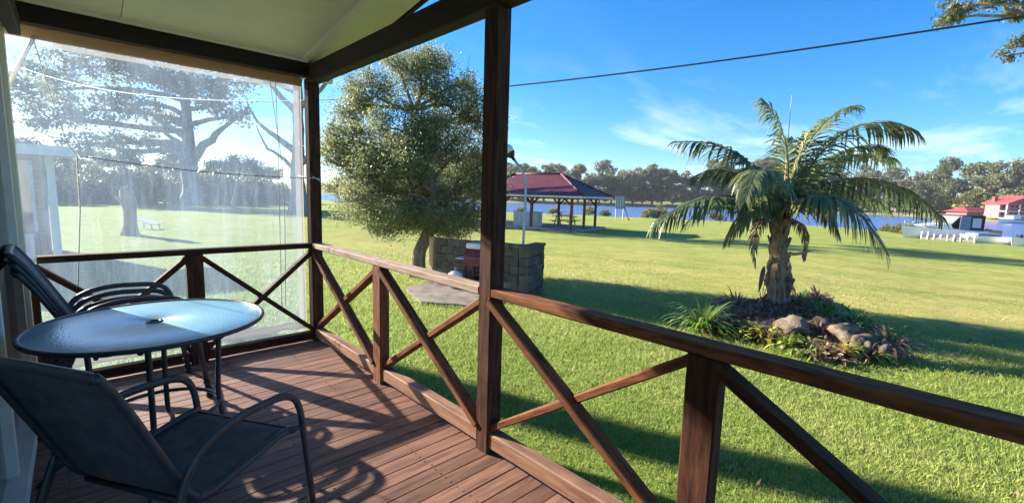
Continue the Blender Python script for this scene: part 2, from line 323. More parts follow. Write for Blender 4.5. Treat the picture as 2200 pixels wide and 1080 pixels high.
# milky folded vinyl (hems)
m, n, b, A, L = nodes('milky_vinyl'); M['vinyl'] = m
b.inputs['Base Color'].default_value = (.50, .49, .48, 1); b.inputs['Roughness'].default_value = .3
tr = A('ShaderNodeBsdfTransparent'); tl = A('ShaderNodeBsdfTranslucent'); tl.inputs[0].default_value = (.42, .41, .42, 1)
x1 = A('ShaderNodeMixShader'); x1.inputs[0].default_value = .45; L(b.outputs[0], x1.inputs[1]); L(tl.outputs[0], x1.inputs[2])
x2 = A('ShaderNodeMixShader'); x2.inputs[0].default_value = .35; L(x1.outputs[0], x2.inputs[1]); L(tr.outputs[0], x2.inputs[2]); L(x2.outputs[0], n.nodes['Material Output'].inputs[0])
m, n, b, A, L = nodes('beige_canvas'); M['canvas'] = m; b.inputs['Base Color'].default_value = (.55, .42, .30, 1); b.inputs['Roughness'].default_value = .9
tl = A('ShaderNodeBsdfTranslucent'); tl.inputs[0].default_value = (.60, .44, .30, 1); x1 = A('ShaderNodeMixShader'); x1.inputs[0].default_value = .5; L(b.outputs[0], x1.inputs[1]); L(tl.outputs[0], x1.inputs[2]); L(x1.outputs[0], n.nodes['Material Output'].inputs[0])
# rippled tabletop glass
m, n, b, A, L = nodes('rippled_glass'); M['tableglass'] = m; t = A('ShaderNodeTexCoord')
b.inputs['Base Color'].default_value = (.17, .42, .54, 1); b.inputs['Roughness'].default_value = .28; b.inputs['Transmission Weight'].default_value = .25; b.inputs['IOR'].default_value = 1.5
bp = A('ShaderNodeBump'); bp.inputs['Strength'].default_value = .5; bp.inputs['Distance'].default_value = .003
vo = A('ShaderNodeTexVoronoi'); vo.inputs['Scale'].default_value = 120; vo.feature = 'SMOOTH_F1'; L(t.outputs['Object'], vo.inputs[0]); L(vo.outputs[0], bp.inputs['Height']); L(bp.outputs[0], b.inputs['Normal'])
# door / window glass
m, n, b, A, L = nodes('window_glass'); M['pane'] = m
tr = A('ShaderNodeBsdfTransparent'); tr.inputs[0].default_value = (.75, .78, .78, 1); gl = A('ShaderNodeBsdfGlossy'); gl.inputs['Roughness'].default_value = .015
fr = A('ShaderNodeFresnel'); fr.inputs[0].default_value = 1.55; x1 = A('ShaderNodeMixShader'); L(fr.outputs[0], x1.inputs[0]); L(tr.outputs[0], x1.inputs[1]); L(gl.outputs[0], x1.inputs[2]); L(x1.outputs[0], n.nodes['Material Output'].inputs[0])

# ================================================================== THE SETTING
rng = np.random.default_rng(7); random.seed(7)
def grid_mesh(name, rows):
    nr, nc = len(rows), len(rows[0]); vs = [p for r_ in rows for p in r_]
    fs = [(i * nc + j, i * nc + j + 1, (i + 1) * nc + j + 1, (i + 1) * nc + j) for i in range(nr - 1) for j in range(nc - 1)]
    me = bpy.data.meshes.new(name); me.from_pydata(vs, [], fs); me.polygons.foreach_set('use_smooth', [True] * len(fs)); me.update(); return me
rows = []
us = [0.004, .01, .02, .03, .045, .06, .08, .1, .13, .16, .2, .25, .3, .36, .42, .5, .58, .66, .74, .82, .9, .94, .97, .985, 1.0, 1.015, 1.03, 1.045, 1.06, 1.1]
for u in us:
    row = []
    for k in range(0, 361, 2):
        bb = k - 180; wob = 1 + .025 * noise.noise(Vector((math.sin(R(bb)) * 6, math.cos(R(bb)) * 6, 0))) * (u > .5)
        r_ = shore(bb) * u * wob; x, y = r_ * math.sin(R(bb)), r_ * math.cos(R(bb))
        z = ground(x / wob, y / wob) + (.02 * noise.noise(Vector((x * .5, y * .5, 3))) + .05 * noise.noise(Vector((x * .12, y * .12, 9)))) * sm(2.5, 9, r_)
        row.append((x, y, z))
    rows.append(row)
tag(obj('lawn', grid_mesh('lawn', rows), M['lawn']), 'wide mown lawn running from the veranda down to the river', None, None, 'structure')
mb = MB(); mb.solid([(-1500, -1500, -1.5), (1500, -1500, -1.5), (1500, 1500, -1.5), (-1500, 1500, -1.5)], [(0, 1, 2, 3)])
tag(obj('river_water', mb.mesh(), M['water']), 'calm blue river beyond the lawn', None, None, 'structure')
FAR = [(-40, 330), (15, 330), (24, 300), (34, 200), (44, 168), (58, 176), (66, 188), (75, 196), (83, 196), (86, 178), (90, 163), (95, 158), (120, 165)]
def far_r(b):
    for (a0, r0), (a1, r1) in zip(FAR, FAR[1:]):
        if a0 <= b <= a1: return r0 + (r1 - r0) * (b - a0) / (a1 - a0)
    return 300
rows = []
for d, z in ((-4, -2.2), (0, -1.5), (3, -1.1), (8, -.7), (20, -.2), (60, 2.5), (150, 6), (420, 8)):
    rows.append([tuple(bearing_pt(bb, far_r(bb) + d + 2.2 * noise.noise(Vector((bb * .35, d * .02, 0))), z + .3 * noise.noise(Vector((bb * .5, d * .1, 5))))) for bb in np.arange(-40, 120.1, 1.0)])
tag(obj('far_bank', grid_mesh('far_bank', rows), M['terrain']), 'low grassy far bank of the river', None, None, 'structure')

# ------------------------------------------------------------------ deck
deck = thing('deck', 'reddish brown timber veranda deck of narrow boards', None, T((0, 0, 0)), None, 'structure')
def timber(name, p0, p1, w, h, m, parent, up=(0, 0, 1), bev=.006, wav=.0015, seg=.22):
    p0, p1 = Vector(p0), Vector(p1); a = p1 - p0; Ln = a.length; a.normalize(); u = Vector(up); b_ = u.cross(a).normalized(); u = a.cross(b_)
    Mw = Matrix((a, b_, u)).transposed().to_4x4(); Mw.translation = (p0 + p1) / 2
    nx = max(2, int(Ln / seg)); prof = []
    e = bev
    for sy, sz in ((-1, -1), (1, -1), (1, 1), (-1, 1)):
        c0 = (sy * (w / 2 - e), sz * h / 2); c1 = (sy * w / 2, sz * (h / 2 - e))
        prof += [c0, c1] if sy * sz < 0 else [c1, c0]
    # order the eight points around the section
    prof = sorted(prof, key=lambda q: math.atan2(q[1] / h, q[0] / w))
    vs = []; sd = random.random() * 99
    for i in range(nx + 1):
        x = -Ln / 2 + Ln * i / nx
        for k, (y, z) in enumerate(prof):
            vs.append((x, y + wav * noise.noise(Vector((x * 7 + sd, k, 0))), z + wav * noise.noise(Vector((x * 7 + sd, k, 9)))))
    fs = [tuple(range(7, -1, -1)), tuple(nx * 8 + k for k in range(8))]
    for i in range(nx):
        for k in range(8): fs.append((i * 8 + k, i * 8 + (k + 1) % 8, (i + 1) * 8 + (k + 1) % 8, (i + 1) * 8 + k))
    me = bpy.data.meshes.new(name); me.from_pydata(vs, [], fs); me.update()
    return obj(name, me, m, parent, Mw)
y = 4.315; board0 = None
while y > -2.6:
    if board0 is None:
        board0 = [timber('deck_board', (-.26, y, -.012), (1.66, y, -.012), .0905, .022, M['deckwood'], deck, wav=.0016, seg=.1, bev=.0025).data for _ in range(1)]
        for _ in range(3):
            o = timber('deck_board', (-.26, y, -.012), (1.66, y, -.012), .0905, .022, M['deckwood'], deck, wav=.0016, seg=.1, bev=.0025); board0.append(o.data); WM.pop(o.name); bpy.data.objects.remove(o)
    else:
        obj('deck_board', random.choice(board0), None, deck, T((.70 + random.uniform(-.006, .006), y, -.012 + random.uniform(-.0012, .0012))) @ Matrix.Rotation(random.uniform(-.0012, .0012), 4, 'Z'))
    y -= .0935
scr = MB()
for k_s in range(74):
    for jx in (-.1, .35, .8, 1.25, 1.58):
        for dy in (-.024, .024): scr.lathe([(.0045, -.0006), (.0045, .0012), (.0, .0016)], 6, (jx + random.uniform(-.006, .006), 4.315 - .0935 * k_s + dy + random.uniform(-.004, .004), -.0008))
o = obj('screw_heads', scr.mesh(), M['black'], deck); o['kind'] = 'stuff'
for jx in (-.1, .35, .8, 1.25, 1.58):
    timber('joist', (jx, -2.6, -.086), (jx, 4.33, -.086), .045, .12, M['dark_timber'], deck)
timber('deck_fascia', (1.695, -2.6, -.13), (1.695, 4.39, -.13), .03, .24, M['stain'], deck)
timber('deck_fascia', (-.26, 4.385, -.13), (1.675, 4.385, -.13), .03, .24, M['stain'], deck)
for jy in (-1.5, .2, 1.9, 3.4, 4.25):
    for jx in (-.1, .8, 1.58): timber('stump', (jx, jy, -.8), (jx, jy, -.15), .09, .09, M['dark_timber'], deck, up=(1, 0, 0))

# ------------------------------------------------------------------ cabin with its veranda roof
cabin = thing('cabin', 'cabin with dark timber veranda posts, cream raked ceiling and sliding glass door', 'cabin', T((0, 0, 0)))
def slope(y): return 2.487 + .158 * (4.2 - y) if y > .6 else 2.487 + .158 * 3.6 - .158 * (.6 - y)
for (px, py) in ((1.58, 1.792), (1.576, 4.25), (1.58, -.66)):
    timber('veranda_post', (px, py, -.0), (px, py, slope(py) - .02 if py < 4 else 2.35), .098, .098, M['post'] , cabin, up=(1, 0, 0), seg=.3)
timber('eave_beam', (-.25, 4.248, 2.418), (1.62, 4.248, 2.418), .095, .115, M['dark_timber'], cabin)
timber('tie_beam', (1.576, -.7, 2.384), (1.576, 4.198, 2.384), .092, .150, M['dark_timber'], cabin)
timber('wall_beam', (-.2, -2.6, 2.33), (-.2, 4.19, 2.33), .06, .12, M['dark_timber'], cabin)
# raked ceiling in sheets, each its own panel
ys = [4.52, 3.0, 1.8, .6]
for half in (0, 1):
    for ya, yb in zip(ys, ys[1:]):
        for xa, xb in ((-.33, .30), (.304, 1.475), (1.50, 1.80)):
            y0, y1 = (ya - .002, yb + .002) if not half else (1.2 - ya + .002, 1.2 - yb - .002)
            z0, z1 = slope(ya), slope(yb); mb = MB()
            vs = [(xa, y0, z0), (xb, y0, z0), (xb, y1, z1), (xa, y1, z1)]; vs += [(x, y_, z + .008) for x, y_, z in vs]
            mb.solid(vs, [(0, 3, 2, 1), (4, 5, 6, 7), (0, 1, 5, 4), (1, 2, 6, 5), (2, 3, 7, 6), (3, 0, 4, 7)])
            obj('ceiling_panel', mb.mesh(), M['cream'], cabin)
timber('ceiling_bead', (1.487, 4.3, slope(4.3) - .004), (1.487, .62, slope(.62) - .004), .03, .022, M['cream'], cabin, bev=.004)
timber('cornice', (-.25, 4.18, 2.487), (1.52, 4.18, 2.487), .022, .035, M['cream'], cabin, bev=.004)
for s_ in (1, -1):
    e0 = 4.56 if s_ > 0 else 1.2 - 4.56; z0 = slope(4.56) if s_ > 0 else slope(4.56)
    mb = MB(); vs = [(-4.2, e0, z0 + .02), (1.86, e0, z0 + .02), (1.86, .6, slope(.6) + .02), (-4.2, .6, slope(.6) + .02)]; vs += [(x, y_, z + .07) for x, y_, z in vs]
    mb.solid(vs, [(0, 3, 2, 1), (4, 5, 6, 7), (0, 1, 5, 4), (1, 2, 6, 5), (2, 3, 7, 6), (3, 0, 4, 7)])
    obj('roof', mb.mesh(), M['roofmetal'], cabin)
    timber('barge_board', (1.83, e0, z0 + .045), (1.83, .6, slope(.6) + .045), .035, .10, M['dark_timber'], cabin)
mb = MB(); mb.tube([(-4.2, 4.61, 2.47), (1.9, 4.61, 2.47)], .05, 10); obj('gutter', mb.mesh(), M['cream'], cabin)
# wall with the sliding door, room behind
def cbox(name, c, s, m, bev=.004, parent=cabin):
    mb = MB(); mb.box((0, 0, 0), s, None, bev); return obj(name, mb.mesh(), m, parent, T(c))
cbox('wall', (-.33, 4.135, 1.25), (.10, .11, 2.48), M['cream'])
cbox('wall', (-.33, 2.95, 2.28), (.10, 2.25, .40), M['cream'])
cbox('wall', (-.33, -.45, 1.22), (.10, 4.55, 2.44), M['cream'])
cbox('wall', (-2.3, 4.14, 1.2), (3.8, .09, 2.4), M['cream']); cbox('wall', (-4.15, .75, 1.2), (.09, 6.7, 2.4), M['cream']); cbox('wall', (-2.3, -2.68, 1.2), (3.8, .09, 2.4), M['cream'])
cbox('room_floor', (-2.24, .73, -.06), (3.8, 6.6, .08), M['deckwood'])
cbox('corner_jamb', (-.268, 4.125, 1.2), (.062, .07, 2.36), M['cream'])
for yy in (4.055, 2.94, 1.85): cbox('door_frame', (-.295, yy, 1.06), (.07, .055, 2.04), M['white'])
cbox('door_frame', (-.30, 2.95, 2.06), (.066, 2.2, .05), M['white'])
cbox('door_track', (-.275, 2.95, .035), (.10, 2.2, .07), M['white'])
cbox('wall_skirting', (-.268, 1.35, .05), (.02, 1.0, .10), M['white'])
for yy in (3.5, 2.4): cbox('door_pane', (-.30, yy, 1.05), (.006, 1.04, 1.96), M['pane'], 0)

# ------------------------------------------------------------------ railings
rb = thing('veranda_railing', 'brown timber railing with crossed braces, sunlit, running past the tall middle post', 'railing', T((1.58, 1.8, 0)))
bays = [(4.198, 3.052), (2.928, 1.845), (1.74, .682), (.572, -.608)]
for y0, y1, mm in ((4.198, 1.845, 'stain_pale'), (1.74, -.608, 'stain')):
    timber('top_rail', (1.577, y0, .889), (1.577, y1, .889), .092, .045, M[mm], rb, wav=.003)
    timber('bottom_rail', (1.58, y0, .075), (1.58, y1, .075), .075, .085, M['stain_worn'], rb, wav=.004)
for yc in (2.99, .627): timber('short_post', (1.568, yc, .0), (1.568, yc, .864), .075, .115, M['stain'] if yc > 2 else M['post'], rb, up=(0, 1, 0))  # near short post takes the darker timber, roof shade put into its colour
for y0, y1 in bays:  # braces of the last bay are coloured darker to stand for roof shade
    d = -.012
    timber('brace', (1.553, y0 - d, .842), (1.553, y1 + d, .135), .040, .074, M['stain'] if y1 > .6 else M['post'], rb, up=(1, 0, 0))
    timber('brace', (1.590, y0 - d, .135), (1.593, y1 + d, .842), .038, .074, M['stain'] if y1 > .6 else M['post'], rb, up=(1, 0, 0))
ra = thing('veranda_railing', 'dark brown timber railing with crossed braces in front of the clear blind', 'railing', T((.65, 4.25, 0)))
timber('top_rail', (-.2, 4.247, .889), (1.524, 4.247, .889), .092, .045, M['post'], ra)
timber('bottom_rail', (-.2, 4.25, .052), (1.524, 4.25, .052), .075, .070, M['post'], ra)
timber('short_post', (.645, 4.238, 0), (.645, 4.238, .864), .112, .075, M['post'], ra, up=(0, 1, 0))
timber('end_post', (-.25, 4.25, 0), (-.25, 4.25, .864), .09, .09, M['post'], ra, up=(0, 1, 0))
for x0, x1 in ((1.524, .703), (.587, -.203)):
    d = -.012
    timber('brace', (x0 - d, 4.222, .842), (x1 + d, 4.222, .105), .040, .068, M['post'], ra, up=(0, 1, 0))
    timber('brace', (x0 - d, 4.262, .105), (x1 + d, 4.263, .842), .038, .068, M['post'], ra, up=(0, 1, 0))

# ------------------------------------------------------------------ clear roll-down blind
bl = thing('clear_blind', 'clear plastic roll down blind, hazy with dust, tied to the corner post', 'blind', T((.6, 4.36, 0)))
rows = []
for i in range(41):
    z = .03 + (2.33 - .03) * i / 40
    rows.append([(-.30 + 1.80 * k / 50, 4.365 + .010 * noise.noise(Vector((k * .16, z * .5, 1))) + .005 * noise.noise(Vector((k * .5, z * 1.3, 4))), z) for k in range(51)])
obj('clear_sheet', grid_mesh('sheet', rows), M['pvc'], bl)
timber('top_batten', (-.32, 4.34, 2.333), (1.52, 4.34, 2.333), .012, .078, M['canvas'], bl)
def strip(name, p0, p1, w, m, axis, n=24, amp=.006):
    rows = []
    for i in range(n + 1):
        p = Vector(p0).lerp(Vector(p1), i / n); row = []
        for s_ in (-.5, -.17, .17, .5):
            q = p + Vector(axis) * (w * s_); q.y += amp * noise.noise(Vector((i * .5, s_ * 3, 2))); row.append(tuple(q))
        rows.append(row)
    return obj(name, grid_mesh(name, rows), m, bl)
strip('side_hem', (1.478, 4.352, .03), (1.478, 4.352, 2.30), .05, M['vinyl'], (1, 0, 0), 40)
strip('side_hem', (1.508, 4.345, .03), (1.508, 4.345, 2.30), .018, M['vinyl'], (1, 0, 0), 40)
strip('top_hem', (-.3, 4.352, 2.275), (1.5, 4.352, 2.275), .035, M['vinyl'], (0, 0, 1), 40, .004)
mb = MB(); mb.tube([(-.3 + 1.8 * k / 30, 4.345 + .012 * noise.noise(Vector((k * .4, 0, 0))), .135 + .014 * noise.noise(Vector((k * .35, 5, 0)))) for k in range(31)], [.036 + .01 * noise.noise(Vector((k * .6, 9, 0))) for k in range(31)], 10)
obj('rolled_hem', mb.mesh(), M['vinyl'], bl)
def on_y(px, py, y): d = ray(px, py); return Vector((0, 0, EYE)) + d * (y / d.y)
def cord(name, pts, r, m, parent=bl): mb = MB(); mb.tube(pts, r, 6); return obj(name, mb.mesh(), m, parent)
a, b2 = on_y(165, 335, 4.335), on_y(672, 383, 4.335)
cord('cord', [a.lerp(b2, i / 20) + Vector((0, 0, -.03 * math.sin(math.pi * i / 20))) for i in range(21)], .0028, M['cable'])
cord('cord', [a, on_y(172, 450, 4.335), on_y(168, 590, 4.335), on_y(168, 655, 4.335)], .004, M['cord'])
cord('cord', [a, on_y(140, 300, 4.335), on_y(112, 215, 4.335), on_y(70, 80, 4.335)], .0025, M['cord'])
cord('cord', [on_y(592, 178, 4.335), on_y(598, 330, 4.34), on_y(602, 520, 4.335), on_y(606, 660, 4.335)], .003, M['cord'])
cord('cord', [on_y(580, 178, 4.335), on_y(606, 350, 4.34), on_y(612, 470, 4.335), on_y(614, 660, 4.335)], .003, M['cord'])
k0 = on_y(676, 383, 4.19); cord('tie', [k0 + Vector((-.10, .12, .02)), k0 + Vector((-.06, 0, 0)), k0 + Vector((0, -.012, 0)), k0 + Vector((.06, 0, -.005)), k0 + Vector((.08, .06, .0))], .004, M['cord'])
cord('tie', [k0 + Vector((-.02, -.008, .015)), k0 + Vector((.02, -.014, -.01)), k0 + Vector((.05, -.012, -.025))], .004, M['cord'])
cord('strap', [on_y(74, 78, 4.33), on_y(38, 145, 4.30), on_y(2, 212, 4.27), on_y(-4, 300, 4.26)], .012, M['vinyl'])
# ------------------------------------------------------------------ patio table
TC = Vector((.25, 2.79, 0)); tb = thing('patio_table', 'round rippled glass patio table with dark metal rim', 'table', T(TC))
mb = MB(); mb.lathe([(.024, .7265), (.026, .7285), (.452, .7285), (.455, .7265), (.455, .7205), (.026, .7205), (.024, .7225), (.024, .7265)], 72); me = mb.mesh()
obj('glass_top', me, M['tableglass'], tb, local=True)
mb = MB(); mb.lathe([(.450, .716), (.462, .712), (.472, .714), (.4765, .722), (.4755, .731), (.470, .7345), (.461, .734), (.456, .730), (.456, .719), (.450, .719), (.450, .716)], 72); mb2 = mb.mesh(); obj('rim', mb2, M['frame'], tb, local=True)
mb = MB(); mb.lathe([(.018, .700), (.030, .700), (.034, .7305), (.034, .7325), (.022, .733), (.018, .730), (.018, .700)], 28); obj('parasol_hole_ring', mb.mesh(), M['frame'], tb, local=True)
for k in range(4):
    an = R(-12 + 90 * k); c, s_ = math.cos(an), math.sin(an)
    P = [(.445, .708), (.30, .705), (.262, .66), (.245, .30), (.262, .16), (.30, .125), (.40, .075), (.455, .012)]
    mb = MB(); mb.tube(rounded([(r_ * c, r_ * s_, z) for r_, z in P], .05), .0125, 10); lg = obj('leg', mb.mesh(), M['frame'], tb, local=True)
    mb = MB(); mb.lathe([(.014, 0), (.017, .004), (.017, .016), (.012, .02)], 12, (.455 * c, .455 * s_, 0)); obj('foot_cap', mb.mesh(), M['black'], lg, local=False, M=T(TC))
mb = MB(); mb.tube([(.25 * math.cos(R(a_)), .25 * math.sin(R(a_)), .27) for a_ in range(0, 360, 12)], .010, 8, closed=True); obj('stretcher_ring', mb.mesh(), M['frame'], tb, local=True)

# ------------------------------------------------------------------ sling chairs
def make_chair():
    ch = thing('sling_chair', 'x', 'chair', T((0, 0, 0)), 'dark sling patio chairs')
    prof = rounded([(.385, .415), (.33, .438), (-.06, .392), (-.115, .43), (-.29, .80), (-.345, .895), (-.365, .915)], .07, 6)
    rows = []
    for i, p in enumerate(prof):
        sag = 0.012 * math.sin(math.pi * i / (len(prof) - 1))
        rows.append([(p[0] + sag * .3 * (1 - (2 * s_) ** 2), s_ * .49, p[1] - sag * (1 - (2 * s_) ** 2)) for s_ in (-.5, -.4, -.25, -.1, .1, .25, .4, .5)])
    me = grid_mesh('sling', rows); sl = obj('sling', me, M['sling'], ch)
    md = sl.modifiers.new('thick', 'SOLIDIFY'); md.thickness = .004; md.offset = 0
    for s_ in (-1, 1):
        mb = MB(); mb.tube([(p[0], s_ * .252, p[1]) for p in prof], .015, 10, flat=.8); obj('side_rail', mb.mesh(), M['frame'], ch)
        arch = rounded([(-.33, s_ * .285, .012), (-.235, s_ * .282, .30), (-.12, s_ * .28, .575), (.05, s_ * .28, .622), (.315, s_ * .28, .605), (.385, s_ * .282, .54), (.415, s_ * .285, .32), (.455, s_ * .288, .012)], .09, 7)
        mb = MB(); mb.tube(arch, .0165, 10, flat=.6); lg = obj('arm_leg', mb.mesh(), M['frame'], ch)
        for fx in (-.33, .455):
            mb = MB(); mb.lathe([(.017, 0), (.021, .004), (.021, .022), (.016, .026)], 12, (fx, s_ * .2865, 0)); obj('foot_cap', mb.mesh(), M['black'], lg)
        mb = MB(); mb.tube([(-.14, s_ * .248, .50), (-.15, s_ * .276, .50)], .011, 8); obj('bracket', mb.mesh(), M['frame'], ch); mb = MB(); mb.tube([(.33, s_ * .248, .435), (.395, s_ * .28, .43)], .011, 8); obj('bracket', mb.mesh(), M['frame'], ch)
    mb = MB(); mb.tube([(.37, -.25, .418), (.37, .25, .418)], .013, 8); obj('front_bar', mb.mesh(), M['frame'], ch)
    mb = MB(); mb.tube([(-.085, -.25, .385), (-.085, .25, .385)], .012, 8); obj('seat_back_bar', mb.mesh(), M['frame'], ch)
    mb = MB(); mb.tube(rounded([(-.36, -.252, .905), (-.368, -.235, .917), (-.372, 0, .922), (-.368, .235, .917), (-.36, .252, .905)], .03, 5), .015, 10); obj('top_bar', mb.mesh(), M['frame'], ch)
    return ch
c0 = make_chair(); c0['label'] = 'dark sling chair pulled up to the round table, its back to us'
Mn = TR((.165, 1.90, 0), R(32)) @ Matrix.Diagonal((.93, .96, .995, 1))
def move(o, Mw):
    def rec(x, old_parent):
        pass
    o.matrix_basis = Mw; WM[o.name] = Mw.copy()
for k, lab in enumerate(('dark sling chair at the bottom of the stack behind the table', 'dark sling chair in the middle of the stack behind the table', 'dark sling chair on top of the stack behind the table')):
    copy_tree(c0, TR((.105 - .006 * k, 3.74, .047 * k), R(3)), lab)
move(c0, Mn)

# ------------------------------------------------------------------ foliage machinery
def quads_mesh(name, V, tones):
    n = V.shape[0]; me = bpy.data.meshes.new(name); me.vertices.add(n * 4); me.vertices.foreach_set('co', V.reshape(-1).astype(np.float32))
    me.loops.add(n * 4); me.loops.foreach_set('vertex_index', np.arange(n * 4, dtype=np.int32))
    me.polygons.add(n); me.polygons.foreach_set('loop_start', np.arange(0, n * 4, 4, dtype=np.int32)); me.polygons.foreach_set('loop_total', np.full(n, 4, dtype=np.int32))
    at = me.attributes.new('tone', 'FLOAT', 'POINT'); at.data.foreach_set('value', np.repeat(tones, 4).astype(np.float32))
    me.update(calc_edges=True); return me
def leaves(C, L0, asp, tones, droop=0.0, up=.35):
    """leaf-shaped quads at points C (n,3), length L0 (n,)"""
    n = len(C); a = rng.normal(size=(n, 3)); a[:, 2] -= droop; a /= np.linalg.norm(a, axis=1)[:, None]
    nn = rng.normal(size=(n, 3)); nn[:, 2] += up * 2; b = np.cross(a, nn); b /= np.linalg.norm(b, axis=1)[:, None] + 1e-9
    L0 = L0[:, None]; w = L0 * asp
    return np.stack([C - a * L0 * .5, C + b * w * .5, C + a * L0 * .5, C - b * w * .5], axis=1)
def crown_points(lobes, clumps, per, spread, rs=rng):
    """lobes: (cx,cy,cz,rx,ry,rz); clump centres favour the shell so that gaps stay inside"""
    out, cl = [], []
    vol = np.array([l[3] * l[4] * l[5] for l in lobes]) ** .7; cnt = np.maximum(2, (clumps * vol / vol.sum()).astype(int))
    for l, k in zip(lobes, cnt):
        d = rs.normal(size=(k, 3)); d /= np.linalg.norm(d, axis=1)[:, None]; rad = rs.uniform(.45, 1.0, k) ** .55
        c = np.array(l[:3]) + d * rad[:, None] * np.array(l[3:]); cl.append(c)
        s_ = spread * rs.uniform(.6, 1.4, (k, 1, 1)); p = c[:, None, :] + rs.normal(size=(k, per, 3)) * s_ * np.array([1, 1, .7]); out.append(p.reshape(-1, 3))
    return np.concatenate(out), np.concatenate(cl)
def tones_for(n, per, base=.45, cv=.16, lv=.13):
    k = n // per; t_ = np.repeat(rng.normal(base, cv, k), per); return np.clip(t_ + rng.normal(0, lv, n), 0, 1)
def limb_tube(mb, p0, p1, r0, r1, bow=.12, n=7, sides=7):
    p0, p1 = Vector(p0), Vector(p1); mid = (p0 + p1) / 2 + Vector(rng.normal(size=3)) * (p1 - p0).length * bow + Vector((0, 0, (p1 - p0).length * .05))
    P = bez(p0, mid, p1, n); P = [p + Vector(rng.normal(size=3)) * r0 * .12 for p in P]; mb.tube(P, [r0 + (r1 - r0) * i / (n - 1) for i in range(n)], sides); return P
def build_tree(trunk, tr, lobes, clumps, per, spread, leaf, asp, lm, bm_, droop=.2, twigs=60, limb_r=.3, tone=.45, extra=None, fork=.55):
    """returns trunk mesh and crown mesh in the tree's own space (base at origin)"""
    mb = MB(); P = [Vector(p) for p in trunk]; n = len(P)
    sm_ = []
    for i in range(n - 1):
        for k in range(4): sm_.append(P[i].lerp(P[i + 1], k / 4))
    sm_.append(P[-1]); N = len(sm_)
    rad = [tr * (1.35 - .35 * min(1, i / 3)) * (1 - .6 * i / N) for i in range(N)]
    mb.tube([p + Vector((noise.noise(p * 2), noise.noise(p * 2 + Vector((5, 5, 5))), 0)) * tr * .25 for p in sm_], rad, 12)
    C, cl = crown_points(lobes, clumps, per, spread)
    for l in lobes:
        c = Vector(l[:3]); i0 = max(int(N * fork), min(N - 1, int(N * min(.98, max(.3, (c.z - l[5] * .6) / max(.1, P[-1].z))))))
        limb_tube(mb, sm_[i0 if i0 < N else N - 1], c, rad[min(i0, N - 1)] * .62, tr * limb_r * .35)
        mine = cl[np.linalg.norm((cl - np.array(l[:3])) / np.array(l[3:]), axis=1) < 1.02]
        for q in mine[rng.permutation(len(mine))[:max(3, twigs // len(lobes))]]:
            limb_tube(mb, c - Vector((0, 0, l[5] * .3)), q, tr * limb_r * .3, tr * .04, .15, 5, 5)
    if extra: extra(mb)
    V = leaves(C, rng.uniform(.7, 1.35, len(C)) * leaf, asp, None, droop)
    return mb.mesh('trunk'), quads_mesh('crown', V, tones_for(len(C), per, tone))
def tree(name, label, base, meshes, lm, bm_, rz=0, s=1, group=None, cat='tree'):
    t_ = thing(name, label, cat, TR(base, rz, s), group)
    obj('trunk', meshes[0], bm_, t_, local=True); obj('crown', meshes[1], lm, t_, local=True); return t_
def toward(base, px, py, d):                      # point in a tree's own space
    return tuple(at_depth(px, py, d) - base)

# --- the leafy tree beside the brick barbecue
B1 = at_ground(893, 592); dB = (B1 - Vector((0, 0, EYE))).dot(FWD)
def lob(px, py, dd, rx, rz, ry=None): p = toward(B1, px, py, dB + dd); return (*p, rx, ry or rx, rz)
k_ = dB / FPX
lobes = [lob(800, 200, 0, .62, .50), lob(905, 160, .1, .60, .48), lob(975, 230, .3, .55, .55), lob(760, 300, -.1, .60, .42), lob(870, 270, -.5, .75, .55), lob(985, 330, .2, .6, .6),
         lob(790, 410, -.3, .62, .40), lob(890, 390, .6, .8, .5), lob(1000, 430, 0, .55, .55), lob(840, 455, -.5, .62, .26), lob(940, 470, -.4, .6, .28), lob(750, 235, .3, .4, .3), lob(880, 340, -.9, .6, .5), lob(720, 320, .1, .38, .22), lob(725, 395, 0, .34, .16),
         lob(1040, 370, .5, .5, .6), lob(830, 488, .1, .4, .16), lob(960, 498, .2, .45, .16), lob(770, 455, .2, .5, .22), lob(880, 478, .2, .5, .2), lob(985, 480, .3, .5, .2), lob(1030, 250, .4, .5, .5), lob(735, 350, -.2, .42, .3), lob(820, 350, -.6, .6, .45), lob(940, 300, -.5, .6, .5), lob(930, 130, .4, .4, .25), lob(850, 140, .2, .42, .25), lob(905, 420, 1.0, .8, .6), lob(1000, 180, .6, .3, .3)]
trunk = [(0, 0, -.1), toward(B1, 902, 540, dB), toward(B1, 925, 490, dB), toward(B1, 935, 420, dB), toward(B1, 905, 330, dB), toward(B1, 890, 240, dB)]
def ex(mb):
    limb_tube(mb, toward(B1, 915, 515, dB), toward(B1, 985, 380, dB + .2), .10, .03)
    limb_tube(mb, toward(B1, 920, 505, dB), toward(B1, 860, 300, dB - .1), .08, .02)
    for px, py in ((975, 95), (1010, 115), (905, 95), (1025, 150), (950, 115)): limb_tube(mb, toward(B1, px - 12, py + 90, dB + .2), toward(B1, px, py, dB + .2), .012, .003, .05, 5, 4)
tm = build_tree(trunk, .17, lobes, 1250, 115, .14, .062, .38, None, None, .1, 190, .5, .50, ex)
tree('leafy_tree', 'bushy leafy tree with crooked trunk beside the stone barbecue enclosure', B1, tm, M['leaf_main'], M['bark'])

